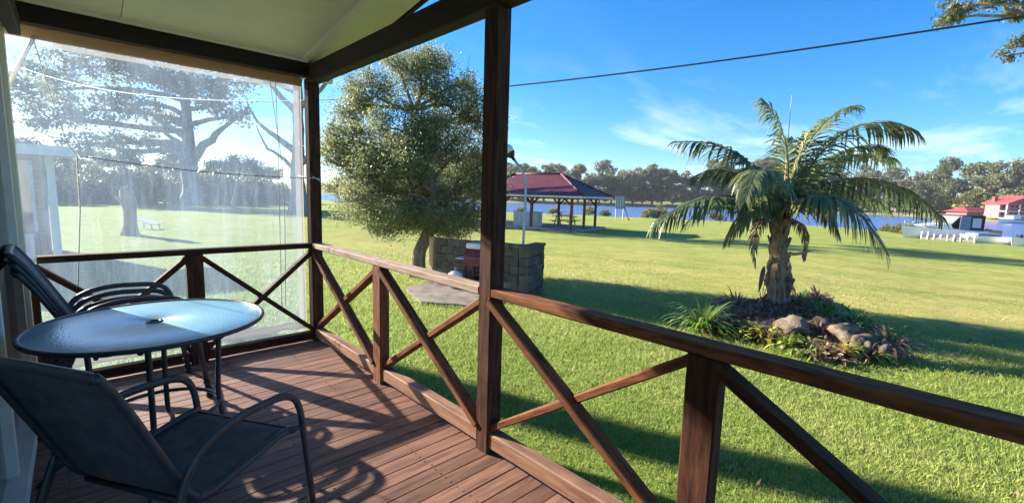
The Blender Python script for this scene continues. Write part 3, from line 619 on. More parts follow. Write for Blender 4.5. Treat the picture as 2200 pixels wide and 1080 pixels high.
# --- big spreading tree far across the lawn, seen through the blind
B2 = bearing_pt(8.7, 62); d2 = (B2 - Vector((0, 0, EYE))).dot(FWD)
def lob2(px, py, dd, rx, rz): return (*toward(B2, px, py, d2 + dd), rx, rx, rz)
lobes = [lob2(130, 150, 0, 3.2, 1.9), lob2(190, 235, -1, 3.0, 1.5), lob2(110, 250, 1, 2.5, 1.6), lob2(240, 140, 2, 3.2, 2), lob2(290, 220, -2, 3.0, 1.4), lob2(350, 150, 0, 3.4, 2.0), lob2(420, 190, 1, 3, 1.5), lob2(470, 220, 0, 2.6, 1.4), lob2(500, 170, 1, 2.4, 1.3),
         lob2(300, 300, 0, 2.2, .9), lob2(225, 310, 1, 2.2, 1.0), lob2(170, 310, 1, 2.0, 1.2), lob2(360, 260, 3, 2.4, .9), lob2(510, 250, 0, 1.5, .9), lob2(60, 200, 2, 3, 2), lob2(300, 90, 0, 4, 2), lob2(420, 100, 0, 4, 2), lob2(200, 90, 0, 4, 2)]
trunk = [(0, 0, -.3), toward(B2, 410, 380, d2), toward(B2, 408, 330, d2), toward(B2, 402, 270, d2), toward(B2, 395, 200, d2)]
def ex2(mb):
    limb_tube(mb, toward(B2, 412, 345, d2), toward(B2, 480, 275, d2), .55, .25); limb_tube(mb, toward(B2, 480, 275, d2), toward(B2, 520, 235, d2), .25, .1)
    limb_tube(mb, toward(B2, 408, 330, d2), toward(B2, 345, 280, d2), .4, .15); limb_tube(mb, toward(B2, 404, 300, d2), toward(B2, 330, 250, d2 - 2), .4, .15); limb_tube(mb, toward(B2, 408, 345, d2), toward(B2, 350, 320, d2), .3, .1)
tm = build_tree(trunk, .95, lobes, 560, 44, .55, .40, .5, None, None, .1, 120, .4, .45, ex2)
tree('spreading_tree', 'huge spreading tree with long horizontal limbs seen through the clear blind', B2, tm, M['leaf_fig'], M['gumbark'])

# --- gum with bare limbs behind the corner post
B3 = bearing_pt(18.6, 42); d3 = (B3 - Vector((0, 0, EYE))).dot(FWD)
def lob3(px, py, dd, rx, rz): return (*toward(B3, px, py, d3 + dd), rx, rx, rz)
lobes = [lob3(560, 60, 0, 2.2, 1.3), lob3(640, -10, 0, 2.4, 1.4), lob3(730, 40, 1, 2.0, 1.4), lob3(800, -40, 0, 2.2, 1.3), lob3(500, 100, 2, 1.8, 1.0), lob3(705, 120, 0, .9, .5), lob3(570, 175, 0, .8, .35)]
trunk = [(0, 0, -.3), toward(B3, 640, 380, d3), toward(B3, 642, 280, d3), toward(B3, 640, 180, d3), toward(B3, 660, 60, d3)]
def ex3(mb):
    for a_, b_, r0, r1 in (((640, 330), (555, 265), .3, .12), ((555, 265), (530, 215), .12, .04), ((640, 375), (575, 320), .2, .1), ((575, 320), (550, 270), .1, .04), ((642, 250), (560, 150), .3, .1), ((648, 350), (692, 330), .32, .2), ((692, 330), (720, 250), .2, .08), ((692, 330), (715, 345), .14, .05), ((645, 230), (700, 180), .3, .15), ((700, 180), (720, 120), .15, .08), ((560, 150), (520, 110), .1, .04)):
        limb_tube(mb, toward(B3, *a_, d3), toward(B3, *b_, d3), r0, r1, .06)
tm = build_tree(trunk, .62, lobes, 190, 45, .34, .30, .32, None, None, .5, 50, .4, .5, ex3)
tree('gum_tree', 'tall gum tree with bare crooked limbs behind the corner post', B3, tm, M['leaf_gum'], M['gumbark'])

# --- old gum just outside the frame whose trunk shades the strip of lawn along the deck
B4 = Vector((-2.75, 18.2, ground(-2.75, 18.2)))
lobes = [(0, 0, 11, 2.6, 2.6, 1.6), (2.2, 1, 10.2, 2, 2, 1.2), (-2.4, 0, 10.5, 2.2, 2.2, 1.3), (.5, -2, 12, 2, 2, 1.2), (-1, 1.8, 12.4, 2.2, 2.2, 1.2)]
tm = build_tree([(0, 0, -.3), (.05, 0, 3), (-.05, .1, 6.5), (.1, .1, 9.8)], .46, lobes, 130, 45, .34, .3, .32, None, None, .5, 40, .4, .5, None, .8)
tree('gum_tree', 'thick straight gum trunk behind the neighbouring cabin', B4, tm, M['leaf_gum'], M['gumbark'])

# --- gum whose outer sprays hang into the sky at the right
B5 = at_depth(2480, 640, 17); B5.z = ground(B5.x, B5.y); d5 = 16.0
def lob5(px, py, dd, rx, rz): return (*toward(B5, px, py, d5 + dd), rx, rx, rz)
lobes = [lob5(2062, 10, 0, .42, .55), lob5(2040, 40, .2, .28, .35), lob5(2150, 5, 0, .55, .28), lob5(2195, 25, .3, .4, .3), lob5(2165, 120, -.2, .28, .16), lob5(2200, 95, 0, .3, .25), lob5(2105, -40, 0, .6, .4), lob5(2280, 60, 0, .8, .6), lob5(2400, 0, .5, 1.6, 1.0), lob5(2350, -120, 1, 1.8, 1.0), lob5(2520, -60, 0, 1.8, 1.2), lob5(2200, -120, 0, 1.2, .7)]
tm = build_tree([(0, 0, -.3), (.1, 0, 2.6), toward(B5, 2450, 200, 17), toward(B5, 2440, 40, 17)], .34, lobes, 560, 80, .13, .15, .3, None, None, .9, 110, .3, .5)
tree('gum_tree', 'gum branches with hanging olive leaves crossing the overhead cable', B5, tm, M['leaf_gum'], M['gumbark'])

# --- far trees: five kinds, copied along the banks
PROTO = []
for k in range(6):
    h = (13, 15, 11, 14, 16, 12)[k]; w_ = (4.2, 3.6, 4.6, 3.2, 4.8, 4.0)[k]; lb = []
    for _ in range(15 + k % 3 * 2):
        a_, r_ = rng.uniform(0, 6.28), rng.uniform(.1, 1) ** .7 * w_; z = h * rng.uniform(.16, .90); q = rng.uniform(1.1, 2.0)
        lb.append((r_ * math.cos(a_) * (1.15 - .4 * z / h), r_ * math.sin(a_) * (1.15 - .4 * z / h), z, q * 1.15, q * 1.15, q * .8))
    lb.append((0, 0, h * .9, 1.6, 1.6, 1.1))
    lb += [(rng.uniform(-3, 3), rng.uniform(-3, 3), rng.uniform(1.0, 2.6), 1.7, 1.7, 1.3) for _ in range(5)]
    PROTO.append(build_tree([(0, 0, -1), (rng.uniform(-.5, .5), 0, h * .3), (rng.uniform(-.8, .8), rng.uniform(-.6, .6), h * .85)], .36, lb, 210, 30, .46, .62, .6, None, None, .1, 30, .5, .35 + .06 * k))
def far_tree(k, p, s, lab, grp, lm='leaf_far', bm='gumbark', name='bank_tree', rz=None):
    t_ = thing(name, lab, 'tree', TR(p, rng.uniform(0, 6.28) if rz is None else rz, s), grp)
    me0, me1 = PROTO[k]
    if lm != 'leaf_far':
        key = (k, lm)
        if key not in ALT: c_ = me1.copy(); c_.materials.clear(); ALT[key] = c_
        me1 = ALT[key]
    obj('trunk', me0, M[bm], t_, local=True); obj('crown', me1, M[lm], t_, local=True)
ALT = {}
SHAPES = ('round headed', 'tall slim', 'low broad', 'slim open crowned', 'tall broad', 'low round headed')
b = 26.0; i = 0
while b < 101:
    r0 = far_r(b); n_ = far_r(b)
    k = int(rng.integers(0, 6)); house = 85.2 < b < 96
    far_tree(k, bearing_pt(b, r0 + (30 if house else 7) + rng.uniform(0, 5), .3 if not house else 1.0), rng.uniform(.62, 1.15) * (r0 / 185), SHAPES[k] + ' grey green gum in the front row of the far river bank', 'front row of trees on the far bank'); i += 1
    b += rng.uniform(1.05, 1.5)
b = 25.0
while b < 102:
    r0 = far_r(b); k = int(rng.integers(0, 6)); far_tree(k, bearing_pt(b, r0 + 38 + rng.uniform(0, 14), 1.6), rng.uniform(.95, 1.28) * (r0 / 185), SHAPES[k] + ' gum rising behind the front row on the far bank', 'back row of trees on the far bank'); b += rng.uniform(1.6, 2.3)
# scrub and trees along the left shore, seen through the blind
b = -6.0
while b < 17.5:
    far_tree(int(rng.integers(0, 6)), bearing_pt(b, rng.uniform(78, 92)), rng.uniform(.36, .52), 'dark scrubby tree in the belt closing the lawn behind the spreading tree', 'dark trees closing the lawn', 'leaf_dark', 'darkbark', 'scrub_tree'); b += rng.uniform(1.1, 1.7)
BUSH = []
for k in range(3):
    lb = [(rng.uniform(-1.6, 1.6), rng.uniform(-1.2, 1.2), rng.uniform(.5, 1.6), .9, .9, .75) for _ in range(7)]
    BUSH.append(build_tree([(0, 0, -.2), (0, 0, .5), (.1, 0, 1.2)], .12, lb, 70, 40, .22, .26, .5, None, None, .0, 20, .5, .4))
def bush(k, p, s, lab, grp, lm, name='bush', cat='bush'):
    key = (k, lm, 'b')
    if key not in ALT: c_ = BUSH[k][1].copy(); c_.materials.clear(); ALT[key] = c_
    t_ = thing(name, lab, cat, TR(p, rng.uniform(0, 6.28), s), grp); obj('stem', BUSH[k][0], M['darkbark'], t_, local=True); obj('foliage', ALT[key], M[lm], t_, local=True)
b = -6.0
while b < 17.5:
    bush(int(rng.integers(0, 3)), bearing_pt(b, rng.uniform(66, 76)), rng.uniform(1.2, 1.9), 'dark bush at the shaded edge of the lawn under the scrub trees', 'bushes along the shaded lawn edge', 'leaf_dark'); b += rng.uniform(1.2, 1.9)
for px, d_, s_ in ((1265, 70.5, .75), (1300, 70, .55), (1390, 69, .8), (1420, 69, .95), (1452, 69.5, .7), (1500, 70, .6), (1545, 70, .7), (1190, 70, .6), (1120, 70, .6), (1940, 61, .55), (1965, 60, .6), (1915, 63, .45)):
    dd = ray(px, 440); bb = math.degrees(math.atan2(dd.x, dd.y)); p = bearing_pt(bb, min(d_, shore(bb) * .975))
    bush(int(rng.integers(0, 3)), p, s_ * .75, 'clump of yellowish reeds on the near edge of the river', 'reed clumps along the shore', 'leaf_reed', 'reed_clump', 'reeds')
for px, s_ in ((2075, 1.9), (2100, 2.1), (2055, 1.6), (2160, 1.8)):
    dd = ray(px, 440); bb = math.degrees(math.atan2(dd.x, dd.y)); bush(int(rng.integers(0, 3)), bearing_pt(bb, far_r(bb) + 26, .1), s_ * 1.3, 'olive shrub growing behind the red roofed bungalow', 'shrubs behind the bungalow', 'leaf_reed')
# pale leaning saplings under the dark belt
for (a_, b_), lab in ((((462, 425), (476, 372)), 'pale leaning sapling beside the spreading tree'), (((498, 425), (516, 365)), 'second pale leaning sapling, right of the first'), (((548, 425), (554, 375)), 'upright pale sapling near the gum')):
    base = bearing_pt(math.degrees(math.atan2(ray(*a_).x, ray(*a_).y)), 58); dS = (base - Vector((0, 0, EYE))).dot(FWD); tp = toward(base, *b_, dS)
    tm = build_tree([(0, 0, -.3), tuple(Vector(tp) * .5), tp], .2, [(tp[0], tp[1], tp[2] + .8, 1.3, 1.3, .8), (tp[0] + 1, tp[1], tp[2] + .3, 1, 1, .6)], 24, 40, .3, .3, .4, None, None, .1, 12, .4, .4)
    tree('sapling', lab.replace(', right of the first', ' nearer the gum'), base, tm, M['leaf_dark'], M['gumbark'])
# ------------------------------------------------------------------ palm in its bed
PB = at_ground(1672, 683); dP = (PB - Vector((0, 0, EYE))).dot(FWD); u_ = dP / FPX          # metres per pixel at the palm
PB0 = PB.copy(); PB0.z += .10
palm = thing('palm_tree', 'stout feather palm with drooping fronds in the garden bed', 'palm', T(PB0))
LAT = Vector((RIGHT.x, RIGHT.y, 0)).normalized(); DEP = Vector((FWD.x, FWD.y, 0)).normalized()
def pp(px, py, dd=0.0):                      # palm space from a place in the photograph, dd metres further back
    return at_depth(px, py, dP + dd) - PB0
axis = [pp(1672, 690), pp(1672, 640), pp(1674, 590), pp(1672, 540), pp(1674, 500), pp(1677, 470)]
mb = MB(); P = []
for a_, b_ in zip(axis, axis[1:]):
    for k in range(6): P.append(a_.lerp(b_, k / 6))
P.append(axis[-1]); N = len(P)
rad = []
for i in range(N):
    t_ = i / (N - 1); r_ = .74 * (32 - 10 * min(1, t_ * 1.5) + (4 if t_ > .85 else 0) + 6 * math.exp(-((t_ - .35) / .12) ** 2) + 14 * math.exp(-t_ / .10)) * u_
    rad.append(r_ * (1 + .07 * math.sin(i * 2.3) + .04 * math.sin(i * 5.1)))
mb.tube(P, rad, 20)
for i, v in enumerate(mb.v):
    p = Vector(v); mb.v[i] = tuple(p + Vector((noise.noise(p * 9), noise.noise(p * 9 + Vector((7, 7, 7))), 0)) * .035)
obj('trunk', mb.mesh(), M['palmbark'], palm, local=True)
# old leaf stubs round the trunk
for i in range(26):
    an = i * 2.4; k = int(N * (.28 + .68 * i / 26)); c = P[min(k, N - 1)]; o_ = Vector((math.cos(an), math.sin(an), 0)); r_ = rad[min(k, N - 1)]
    mb = MB(); L_ = rng.uniform(.08, .17); q = [c + o_ * (r_ * .75), c + o_ * (r_ * 1.02) + Vector((0, 0, L_ * .5)), c + o_ * (r_ * 1.05 + L_ * .2) + Vector((0, 0, L_))]
    mb.tube(q, [.055, .042, .022], 7, flat=.5); obj('leaf_stub', mb.mesh(), M['palmbark'] if i < 18 else M['husk'], palm, local=True)
mb = MB(); mb.tube(bez(pp(1690, 545, -.1), pp(1720, 548, -.2), pp(1742, 538, -.2), 8), [.03, .03, .028, .025, .022, .02, .015, .01], 7); obj('cut_stalk', mb.mesh(), M['batten'], palm, local=True)
for (a_, b_, w_) in (((1642, 572), (1630, 628), .06), ((1700, 590), (1694, 640), .055), ((1655, 560), (1652, 610), .03)):
    mb = MB(); p0, p1 = pp(*a_, -.22), pp(*b_, -.24); mb.tube(bez(p0, (p0 + p1) / 2 + Vector((0, 0, .02)), p1, 7), [w_ * .4, w_ * .9, w_, w_ * .95, w_ * .8, w_ * .5, w_ * .15], 8, flat=.6); hk = obj('hanging_husk', mb.mesh(), M['husk'], palm, local=True)
for (x0, y0, x1, y1) in ((1634, 628, 1626, 660), (1632, 630, 1636, 668), (1690, 640, 1688, 678), (1676, 650, 1674, 682), (1684, 610, 1682, 676), (1666, 600, 1660, 676)):
    mb = MB(); mb.tube(bez(pp(x0, y0, -.25), pp((x0 + x1) / 2 + 3, (y0 + y1) / 2, -.27), pp(x1, y1, -.25), 6), .006, 5); obj('dry_strand', mb.mesh(), M['batten'], palm, local=True)
for i in range(46):
    an = rng.uniform(0, 6.28); k = int(rng.integers(4, int(N * .6))); o_ = Vector((math.cos(an), math.sin(an), 0)); c = P[k] + o_ * rad[k] * 1.02; L_ = rng.uniform(.18, .5)
    mb = MB(); mb.tube(bez(c, c + o_ * .05 - Vector((0, 0, L_ * .4)), c + o_ * rng.uniform(.0, .08) - Vector((0, 0, min(L_, c.z - .02))), 6), [.012, .014, .012, .01, .008, .003], 5, flat=.35); obj('hanging_fibre', mb.mesh(), M['husk'] if i % 3 else M['batten'], palm, local=True)
def frond(p0, p1, p2, ll=.62, droop=.9, tone=.4, n=70, side=None, lw=.047, stiff=.5, lm='leaf_palm'):
    P = bez(p0, p1, p2, n); mb = MB()
    mb.tube(P[::3] + [P[-1]], [.022 * (1 - .9 * i / len(P[::3])) + .002 for i in range(len(P[::3]) + 1)], 6); nf_r = len(mb.f); vs, tn = list(mb.v), [.62] * len(mb.v); fs = list(mb.f)
    L_tot = sum((b_ - a_).length for a_, b_ in zip(P, P[1:]))
    for i in range(5, n - 1):
        t_ = i / (n - 1); tg = (P[i + 1] - P[i - 1]).normalized(); sd = tg.cross(Vector((0, 0, 1)))
        if sd.length < .1: sd = tg.cross(DEP)
        sd.normalize(); upv = sd.cross(tg)
        ln = ll * (.35 + .65 * math.sin(math.pi * min(1, .12 + t_ * .86)) ** .8) * rng.uniform(.85, 1.1)
        if t_ > .9: ln *= .8
        for s_ in (-1, 1):
            if rng.random() < .05: continue
            d = (sd * s_ * (.9 - .35 * t_) + tg * (.35 + .75 * t_) + upv * (.30 * stiff)).normalized(); d = (d + Vector(rng.normal(size=3)) * .07).normalized()
            q = [P[i].copy()]; dirn = d.copy(); w = lw * rng.uniform(.8, 1.15)
            dr = droop * rng.uniform(.75, 1.25)
            for k in range(4):
                dirn = (dirn + Vector((0, 0, -1)) * dr * (.20 + .22 * k)).normalized(); q.append(q[-1] + dirn * ln * .25)
            wv = tg if abs(tg.dot(dirn)) < .8 else sd
            wv = (tg - tg.dot(d) * d); wv = wv.normalized() if wv.length > .05 else sd
            b0 = len(vs); tt = min(1, max(0, tone + rng.normal() * .12))
            for k, (pt, ww) in enumerate(zip(q, (.35, 1, .95, .6, .06))):
                vs += [tuple(pt - wv * w * ww * .5), tuple(pt + wv * w * ww * .5)]; tn += [min(1, tt + .05 * k)] * 2
            for k in range(4): fs.append([b0 + 2 * k, b0 + 2 * k + 1, b0 + 2 * k + 3, b0 + 2 * k + 2])
    me = bpy.data.meshes.new('frond'); me.from_pydata(vs, [], fs); at = me.attributes.new('tone', 'FLOAT', 'POINT'); at.data.foreach_set('value', tn); me.update()
    return obj('frond' if lm == 'leaf_palm' else 'dead_frond', me, M[lm], palm, local=True)
C0 = (1678, 470)
F = [  # point half way, tip, depth of half way, depth of tip, leaflet length, droop, tone
    ((1588, 336), (1450, 306), -.1, -.2, .66, 1.3, .26), ((1535, 424), (1402, 490), -.5, -.8, .62, 1.2, .20), ((1690, 322), (1638, 218), .1, .2, .66, 1.3, .36),
    ((1742, 300), (1838, 226), .2, .4, .56, 1.1, .58), ((1812, 286), (1970, 288), -.2, -.3, .74, 1.3, .52), ((1788, 345), (1925, 345), .5, 1.0, .62, 1.2, .32),
    ((1850, 383), (2028, 474), .1, .3, .74, 1.4, .13), ((1790, 424), (1906, 548), -.9, -1.4, .68, 1.3, .52), ((1618, 455), (1560, 522), .7, 1.2, .5, 1.1, .14),
    ((1640, 366), (1602, 430), -.8, -1.4, .56, 1.3, .50), ((1570, 420), (1470, 486), .5, .9, .6, 1.1, .18), ((1790, 405), (1910, 455), .8, 1.5, .6, 1.2, .16), ((1710, 360), (1735, 290), -.2, -.3, .5, 1.0, .62),
    ((1745, 430), (1800, 505), -.5, -.8, .42, 1.2, .58), ((1640, 420), (1590, 480), -.4, -.7, .4, 1.2, .5), ((1800, 335), (1900, 322), .2, .2, .62, 1.2, .42), ((1575, 372), (1485, 384), .3, .5, .6, 1.2, .22)]
for (bx, by), (tx, ty), db, dt, ll, dr, tn in F:
    q0 = pp(C0[0] + (tx - C0[0]) * .02, C0[1] - 4, db * .05); q2 = pp(tx, ty, dt); frond(q0, pp(bx, by, db) * 2 - (q0 + q2) / 2, q2, ll * 1.12, dr * .82, tn + .02)
for (bx, by), (tx, ty), db, dt in (((1630, 480), (1622, 575), -.3, -.4), ((1722, 485), (1728, 560), .25, .35)):
    q0 = pp(1676, 476); q2 = pp(tx, ty, dt); frond(q0, pp(bx, by, db) * 2 - (q0 + q2) / 2, q2, .26, 1.3, .5, 34, None, .026, .5, 'leaf_dry')
mb = MB(); mb.tube(bez(pp(1682, 460), pp(1690, 330), pp(1701, 205), 12), [.014 * (1 - i / 12) + .002 for i in range(12)], 6); obj('spear_leaf', mb.mesh(), M['batten'], palm, local=True)
for i in range(9):
    an = i * .7; mb = MB(); o_ = Vector((math.cos(an), math.sin(an), 0)); q = bez(axis[-1] + o_ * .08 - Vector((0, 0, .12)), axis[-1] + o_ * .16 + Vector((0, 0, .2)), axis[-1] + o_ * .30 + Vector((0, 0, .5)), 7)
    mb.tube(q, [.06, .055, .05, .042, .035, .03, .022], 7, flat=.55); o = obj('frond_stalk', mb.mesh(), M['leaf_palm'], palm, local=True)

# bed: mound of mulch, rocks, plants
bed = thing('garden_bed', 'mounded mulch garden bed round the palm', 'garden bed', T(PB))
poly = [(1462, 700), (1520, 650), (1600, 655), (1660, 640), (1720, 645), (1790, 650), (1810, 690), (1850, 715), (1925, 745), (1925, 775), (1870, 780), (1800, 770), (1720, 755), (1640, 740), (1560, 722), (1500, 718)]
PG = [at_ground(*q) - PB for q in poly]; cen = sum(PG, Vector()) / len(PG); rows = []
for i, f in enumerate((1.0, .93, .8, .62, .42, .2, .01)):
    h = (-.03, .07, .15, .22, .27, .29, .29)[i]
    rows.append([tuple(Vector((cen.x + (q.x - cen.x) * f, cen.y + (q.y - cen.y) * f, h + .05 * noise.noise(Vector((q.x * f * 3, q.y * f * 3, i)))))) for q in PG + PG[:1]])
obj('mulch_mound', grid_mesh('mound', rows), M['mulch'], bed, local=True)
V = []
for _ in range(4200):
    k = rng.integers(0, len(PG)); f = rng.random() ** .5 * .97; q = PG[k].lerp(PG[(k + 1) % len(PG)], rng.random()); x, y = cen.x + (q.x - cen.x) * f, cen.y + (q.y - cen.y) * f
    V.append((x, y, .03 + .27 * (1 - f ** 2.2) + rng.uniform(0, .03)))
V = np.array(V); ch = leaves(V, rng.uniform(.04, .13, len(V)), .28, None, 0, 1.5)
o = obj('mulch_chips', quads_mesh('chips', ch, np.clip(rng.normal(.35, .22, len(V)), 0, 1)), M['leaf_dry'], bed, local=True); o['kind'] = 'stuff'
def rock(p, s, lab, rz=0, sub=3):
    bm = bmesh.new(); bmesh.ops.create_icosphere(bm, subdivisions=sub, radius=1); sd = Vector((rng.uniform(0, 50), 0, 0))
    for v in bm.verts:
        n_ = v.co.normalized(); k = 1 + .42 * noise.noise(n_ * 1.4 + sd) + .22 * noise.noise(n_ * 3.1 + sd) + .09 * noise.noise(n_ * 7 + sd); v.co = Vector((n_.x * s[0], n_.y * s[1], n_.z * s[2])) * k
    me = bpy.data.meshes.new('rock'); bm.to_mesh(me); bm.free(); me.polygons.foreach_set('use_smooth', [True] * len(me.polygons))
    tag(obj('rock', me, M['rock'], None, TR(p, rz)), lab, 'rock', 'rocks in the palm bed')
def gp(px, py, dz=0): p = at_ground(px, py); p.z += dz; return p
rock(gp(1700, 735, .22), (.25, .2, .15), 'broad brown rock below the palm trunk', .3)
rock(gp(1755, 728, .18), (.17, .15, .14), 'grey rock beside the broad brown rock')
rock(gp(1812, 752, .22), (.21, .18, .17), 'pale yellowish rock at the right of the palm bed', .8)
rock(gp(1850, 765, .15), (.16, .16, .15), 'dark rock beside the pale yellowish rock')
rock(gp(1640, 720, .12), (.30, .2, .12), 'flat reddish rock at the foot of the palm')
rock(gp(1890, 768, .12), (.22, .18, .14), 'small dark rock at the end of the palm bed')
def strap_plant(name, lab, p, n, ln, lm, w=.03, spread=.8, group=None, tone=.5):
    vs, fs, tn = [], [], []
    for _ in range(n):
        an = rng.uniform(0, 6.28); o_ = Vector((math.cos(an), math.sin(an), 0)); L_ = ln * rng.uniform(.55, 1.1); el = rng.uniform(.25, 1.3); q = [o_ * rng.uniform(0, .10)]; d = (o_ * math.cos(el) * spread + Vector((0, 0, math.sin(el)))).normalized()
        sd = Vector((-o_.y, o_.x, 0)); t_ = min(1, max(0, rng.normal(tone, .22))); b0 = len(vs)
        for k in range(5): q.append(q[-1] + d * L_ / 5); d = (d + Vector((0, 0, -1)) * .16 * (k + 1) * (.4 + spread * .6)).normalized()
        for pt, ww in zip(q, (.7, 1, 1, .8, .5, .04)): vs += [tuple(pt - sd * w * ww * .5), tuple(pt + sd * w * ww * .5)]; tn += [t_] * 2
        for k in range(5): fs.append([b0 + 2 * k, b0 + 2 * k + 1, b0 + 2 * k + 3, b0 + 2 * k + 2])
    me = bpy.data.meshes.new(name); me.from_pydata(vs, [], fs); at = me.attributes.new('tone', 'FLOAT', 'POINT'); at.data.foreach_set('value', tn); me.update()
    tag(obj(name, me, M[lm], None, T(p)), lab, 'plant', group)
strap_plant('strappy_plant', 'big clump of bright strappy leaves at the left end of the palm bed', gp(1508, 712, .05), 150, .62, 'leaf_strap', .035, .9)
strap_plant('strappy_plant', 'smaller strappy tuft beside the big clump', gp(1545, 700, .05), 60, .45, 'leaf_strap', .03, .9, None, .35)
strap_plant('golden_plant', 'golden broad leaved plant in front of the palm trunk', gp(1640, 735, .06), 46, .34, 'leaf_gold', .085, 1.0)
strap_plant('golden_plant', 'golden plant at the foot of the pale yellowish rock', gp(1800, 765, .06), 40, .30, 'leaf_gold', .075, 1.0)
strap_plant('strappy_plant', 'spiky plant between the two large rocks', gp(1765, 712, .15), 50, .50, 'leaf_strap', .025, .9, None, .25)
strap_plant('strappy_plant', 'low green plant behind the pale rock', gp(1835, 715, .1), 60, .42, 'leaf_strap', .04, 1.0, None, .3)
strap_plant('golden_plant', 'yellow green groundcover spilling over the broad brown rock', gp(1690, 752, .06), 60, .26, 'leaf_gold', .05, 1.0, None, .35)
strap_plant('strappy_plant', 'green tuft beside the small dark rock', gp(1865, 772, .05), 50, .3, 'leaf_strap', .03, 1.0, None, .4)
def leafy(name, lab, p, n, r_, lm, tone=.45):
    C_ = rng.normal(size=(n, 3)) * np.array([r_, r_, r_ * .45]); C_[:, 2] = np.abs(C_[:, 2]); t_ = thing(name, lab, 'plant', T(p)); obj('leaves', quads_mesh(name, leaves(C_, rng.uniform(.05, .10, n), .5, None, 0, .8), np.clip(rng.normal(tone, .22, n), 0, 1)), M[lm], t_, local=True)
    mb = MB()
    for _ in range(6): q = C_[rng.integers(0, n)]; mb.tube(bez((0, 0, -.03), (q[0] * .4, q[1] * .4, q[2]), tuple(q), 5), .004, 4)
    obj('stems', mb.mesh(), M['darkbark'], t_, local=True)
leafy('low_shrub', 'low leafy green shrub in front of the broad brown rock', gp(1715, 758, .04), 420, .16, 'leaf_strap', .35)
leafy('low_shrub', 'low reddish brown shrub at the foot of the pale rock', gp(1780, 770, .04), 420, .16, 'leaf_dry', .45)
leafy('low_shrub', 'low yellow green shrub between the golden plant and the strappy clump', gp(1605, 722, .05), 420, .15, 'leaf_gold', .3)
leafy('low_shrub', 'bushy green shrub behind the pale yellowish rock', gp(1850, 730, .08), 520, .2, 'leaf_strap', .25)
leafy('low_shrub', 'dark leafy shrub at the right of the palm trunk', gp(1745, 690, .2), 420, .17, 'leaf_strap', .15)
strap_plant('dry_plant', 'tangle of dry stems between the golden plant and the broad rock', gp(1665, 742, .1), 60, .34, 'leaf_dry', .014, .9)
strap_plant('dry_plant', 'dry brown leaf litter clump behind the palm', gp(1752, 662, .08), 70, .48, 'leaf_dry', .05, .9)
strap_plant('dry_plant', 'dry brown tuft along the front edge of the palm bed', gp(1745, 768, .05), 60, .30, 'leaf_dry', .03, 1.0)
strap_plant('dry_plant', 'dead fronds heaped behind the strappy clump', gp(1580, 680, .1), 60, .55, 'leaf_dry', .03, .9)
strap_plant('dry_plant', 'dark dead fronds at the far end of the palm bed', gp(1900, 765, .08), 70, .5, 'leaf_dry', .04, 1.0, None, .1)
strap_plant('strappy_plant', 'small green plant at the back of the palm bed', gp(1722, 655, .08), 50, .34, 'leaf_strap', .04, 1.0, None, .6)

# ------------------------------------------------------------------ stone barbecue enclosure
C1 = at_ground(1122, 641); C2 = at_ground(1157, 624); e2 = Vector((C2.x - C1.x, C2.y - C1.y, 0)); dep = e2.length; e2.normalize(); e1 = Vector((-e2.y, e2.x, 0))
ang = math.atan2(e1.y, e1.x)
bq = thing('barbecue_enclosure', 'weathered stone block enclosure round the barbecue under the leafy tree', 'wall', T((C1.x, C1.y, min(C1.z, C2.z) - .05)))
bz = min(C1.z, C2.z) - .05
blk = []
for k in range(4):
    bm = bmesh.new(); bmesh.ops.create_cube(bm, size=1); bmesh.ops.subdivide_edges(bm, edges=list(bm.edges), cuts=2, use_grid_fill=True)
    for v in bm.verts:
        q = v.co.copy(); v.co = Vector((q.x * .306, q.y * .20, q.z * .164)); e = (abs(q.x) > .49) + (abs(q.y) > .49) + (abs(q.z) > .49)
        v.co *= 1 - .022 * max(0, e - 1); v.co += Vector((noise.noise(q * 3 + Vector((k * 9, 0, 0))), noise.noise(q * 3 + Vector((0, k * 9, 4))), noise.noise(q * 3 + Vector((8, 0, k * 9))))) * .016
    me = bpy.data.meshes.new('block'); bm.to_mesh(me); bm.free(); me.materials.append(M['stone']); blk.append(me)
def wall_run(p0, dirv, length, z0, courses, ht=.167, bw=.31):
    a_ = math.atan2(dirv.y, dirv.x)
    for c in range(courses):
        x = (.0 if c % 2 == 0 else -.155)
        while x < length - .05:
            x0, x1 = max(0, x), min(length, x + bw); w_ = x1 - x0
            if w_ > .06:
                p = p0 + dirv * ((x0 + x1) / 2) + Vector((0, 0, 0)); 
                obj('block', random.choice(blk), None, bq, T((p.x, p.y, z0 + ht * (c + .5))) @ Matrix.Rotation(a_ + rng.normal() * .012, 4, 'Z') @ Matrix.Diagonal((w_ / bw, rng.uniform(.95, 1.06), 1, 1)))
            x += bw
wall_run(C1.xy.to_3d() + e2 * .0, e2, dep, bz, 6)
wall_run(C2.xy.to_3d() - e2 * .1 + e1 * .11, e1, 2.35, bz, 6)
wall_run(C1.xy.to_3d() + e2 * .1 + e1 * .11, e1, .75, bz, 6)
for p, d_, ln in ((C1, e2, dep), ):
    q = p.xy.to_3d() + d_ * (ln / 2); mb = MB(); mb.box((0, 0, 0), (ln + .04, .24, .055), None, .012); obj('capping', mb.mesh(), M['stone'], bq, T((q.x, q.y, bz + 1.03)) @ Matrix.Rotation(math.atan2(d_.y, d_.x), 4, 'Z'))
for k in range(4):
    q = C1.xy.to_3d() + e2 * .1 + e1 * (.14 + .19 * k + .06); mb = MB(); mb.box((0, 0, 0), (.18, .22, .07), None, .01); obj('capping_brick', mb.mesh(), M['rock'], bq, T((q.x, q.y, bz + 1.037)) @ Matrix.Rotation(ang, 4, 'Z'))
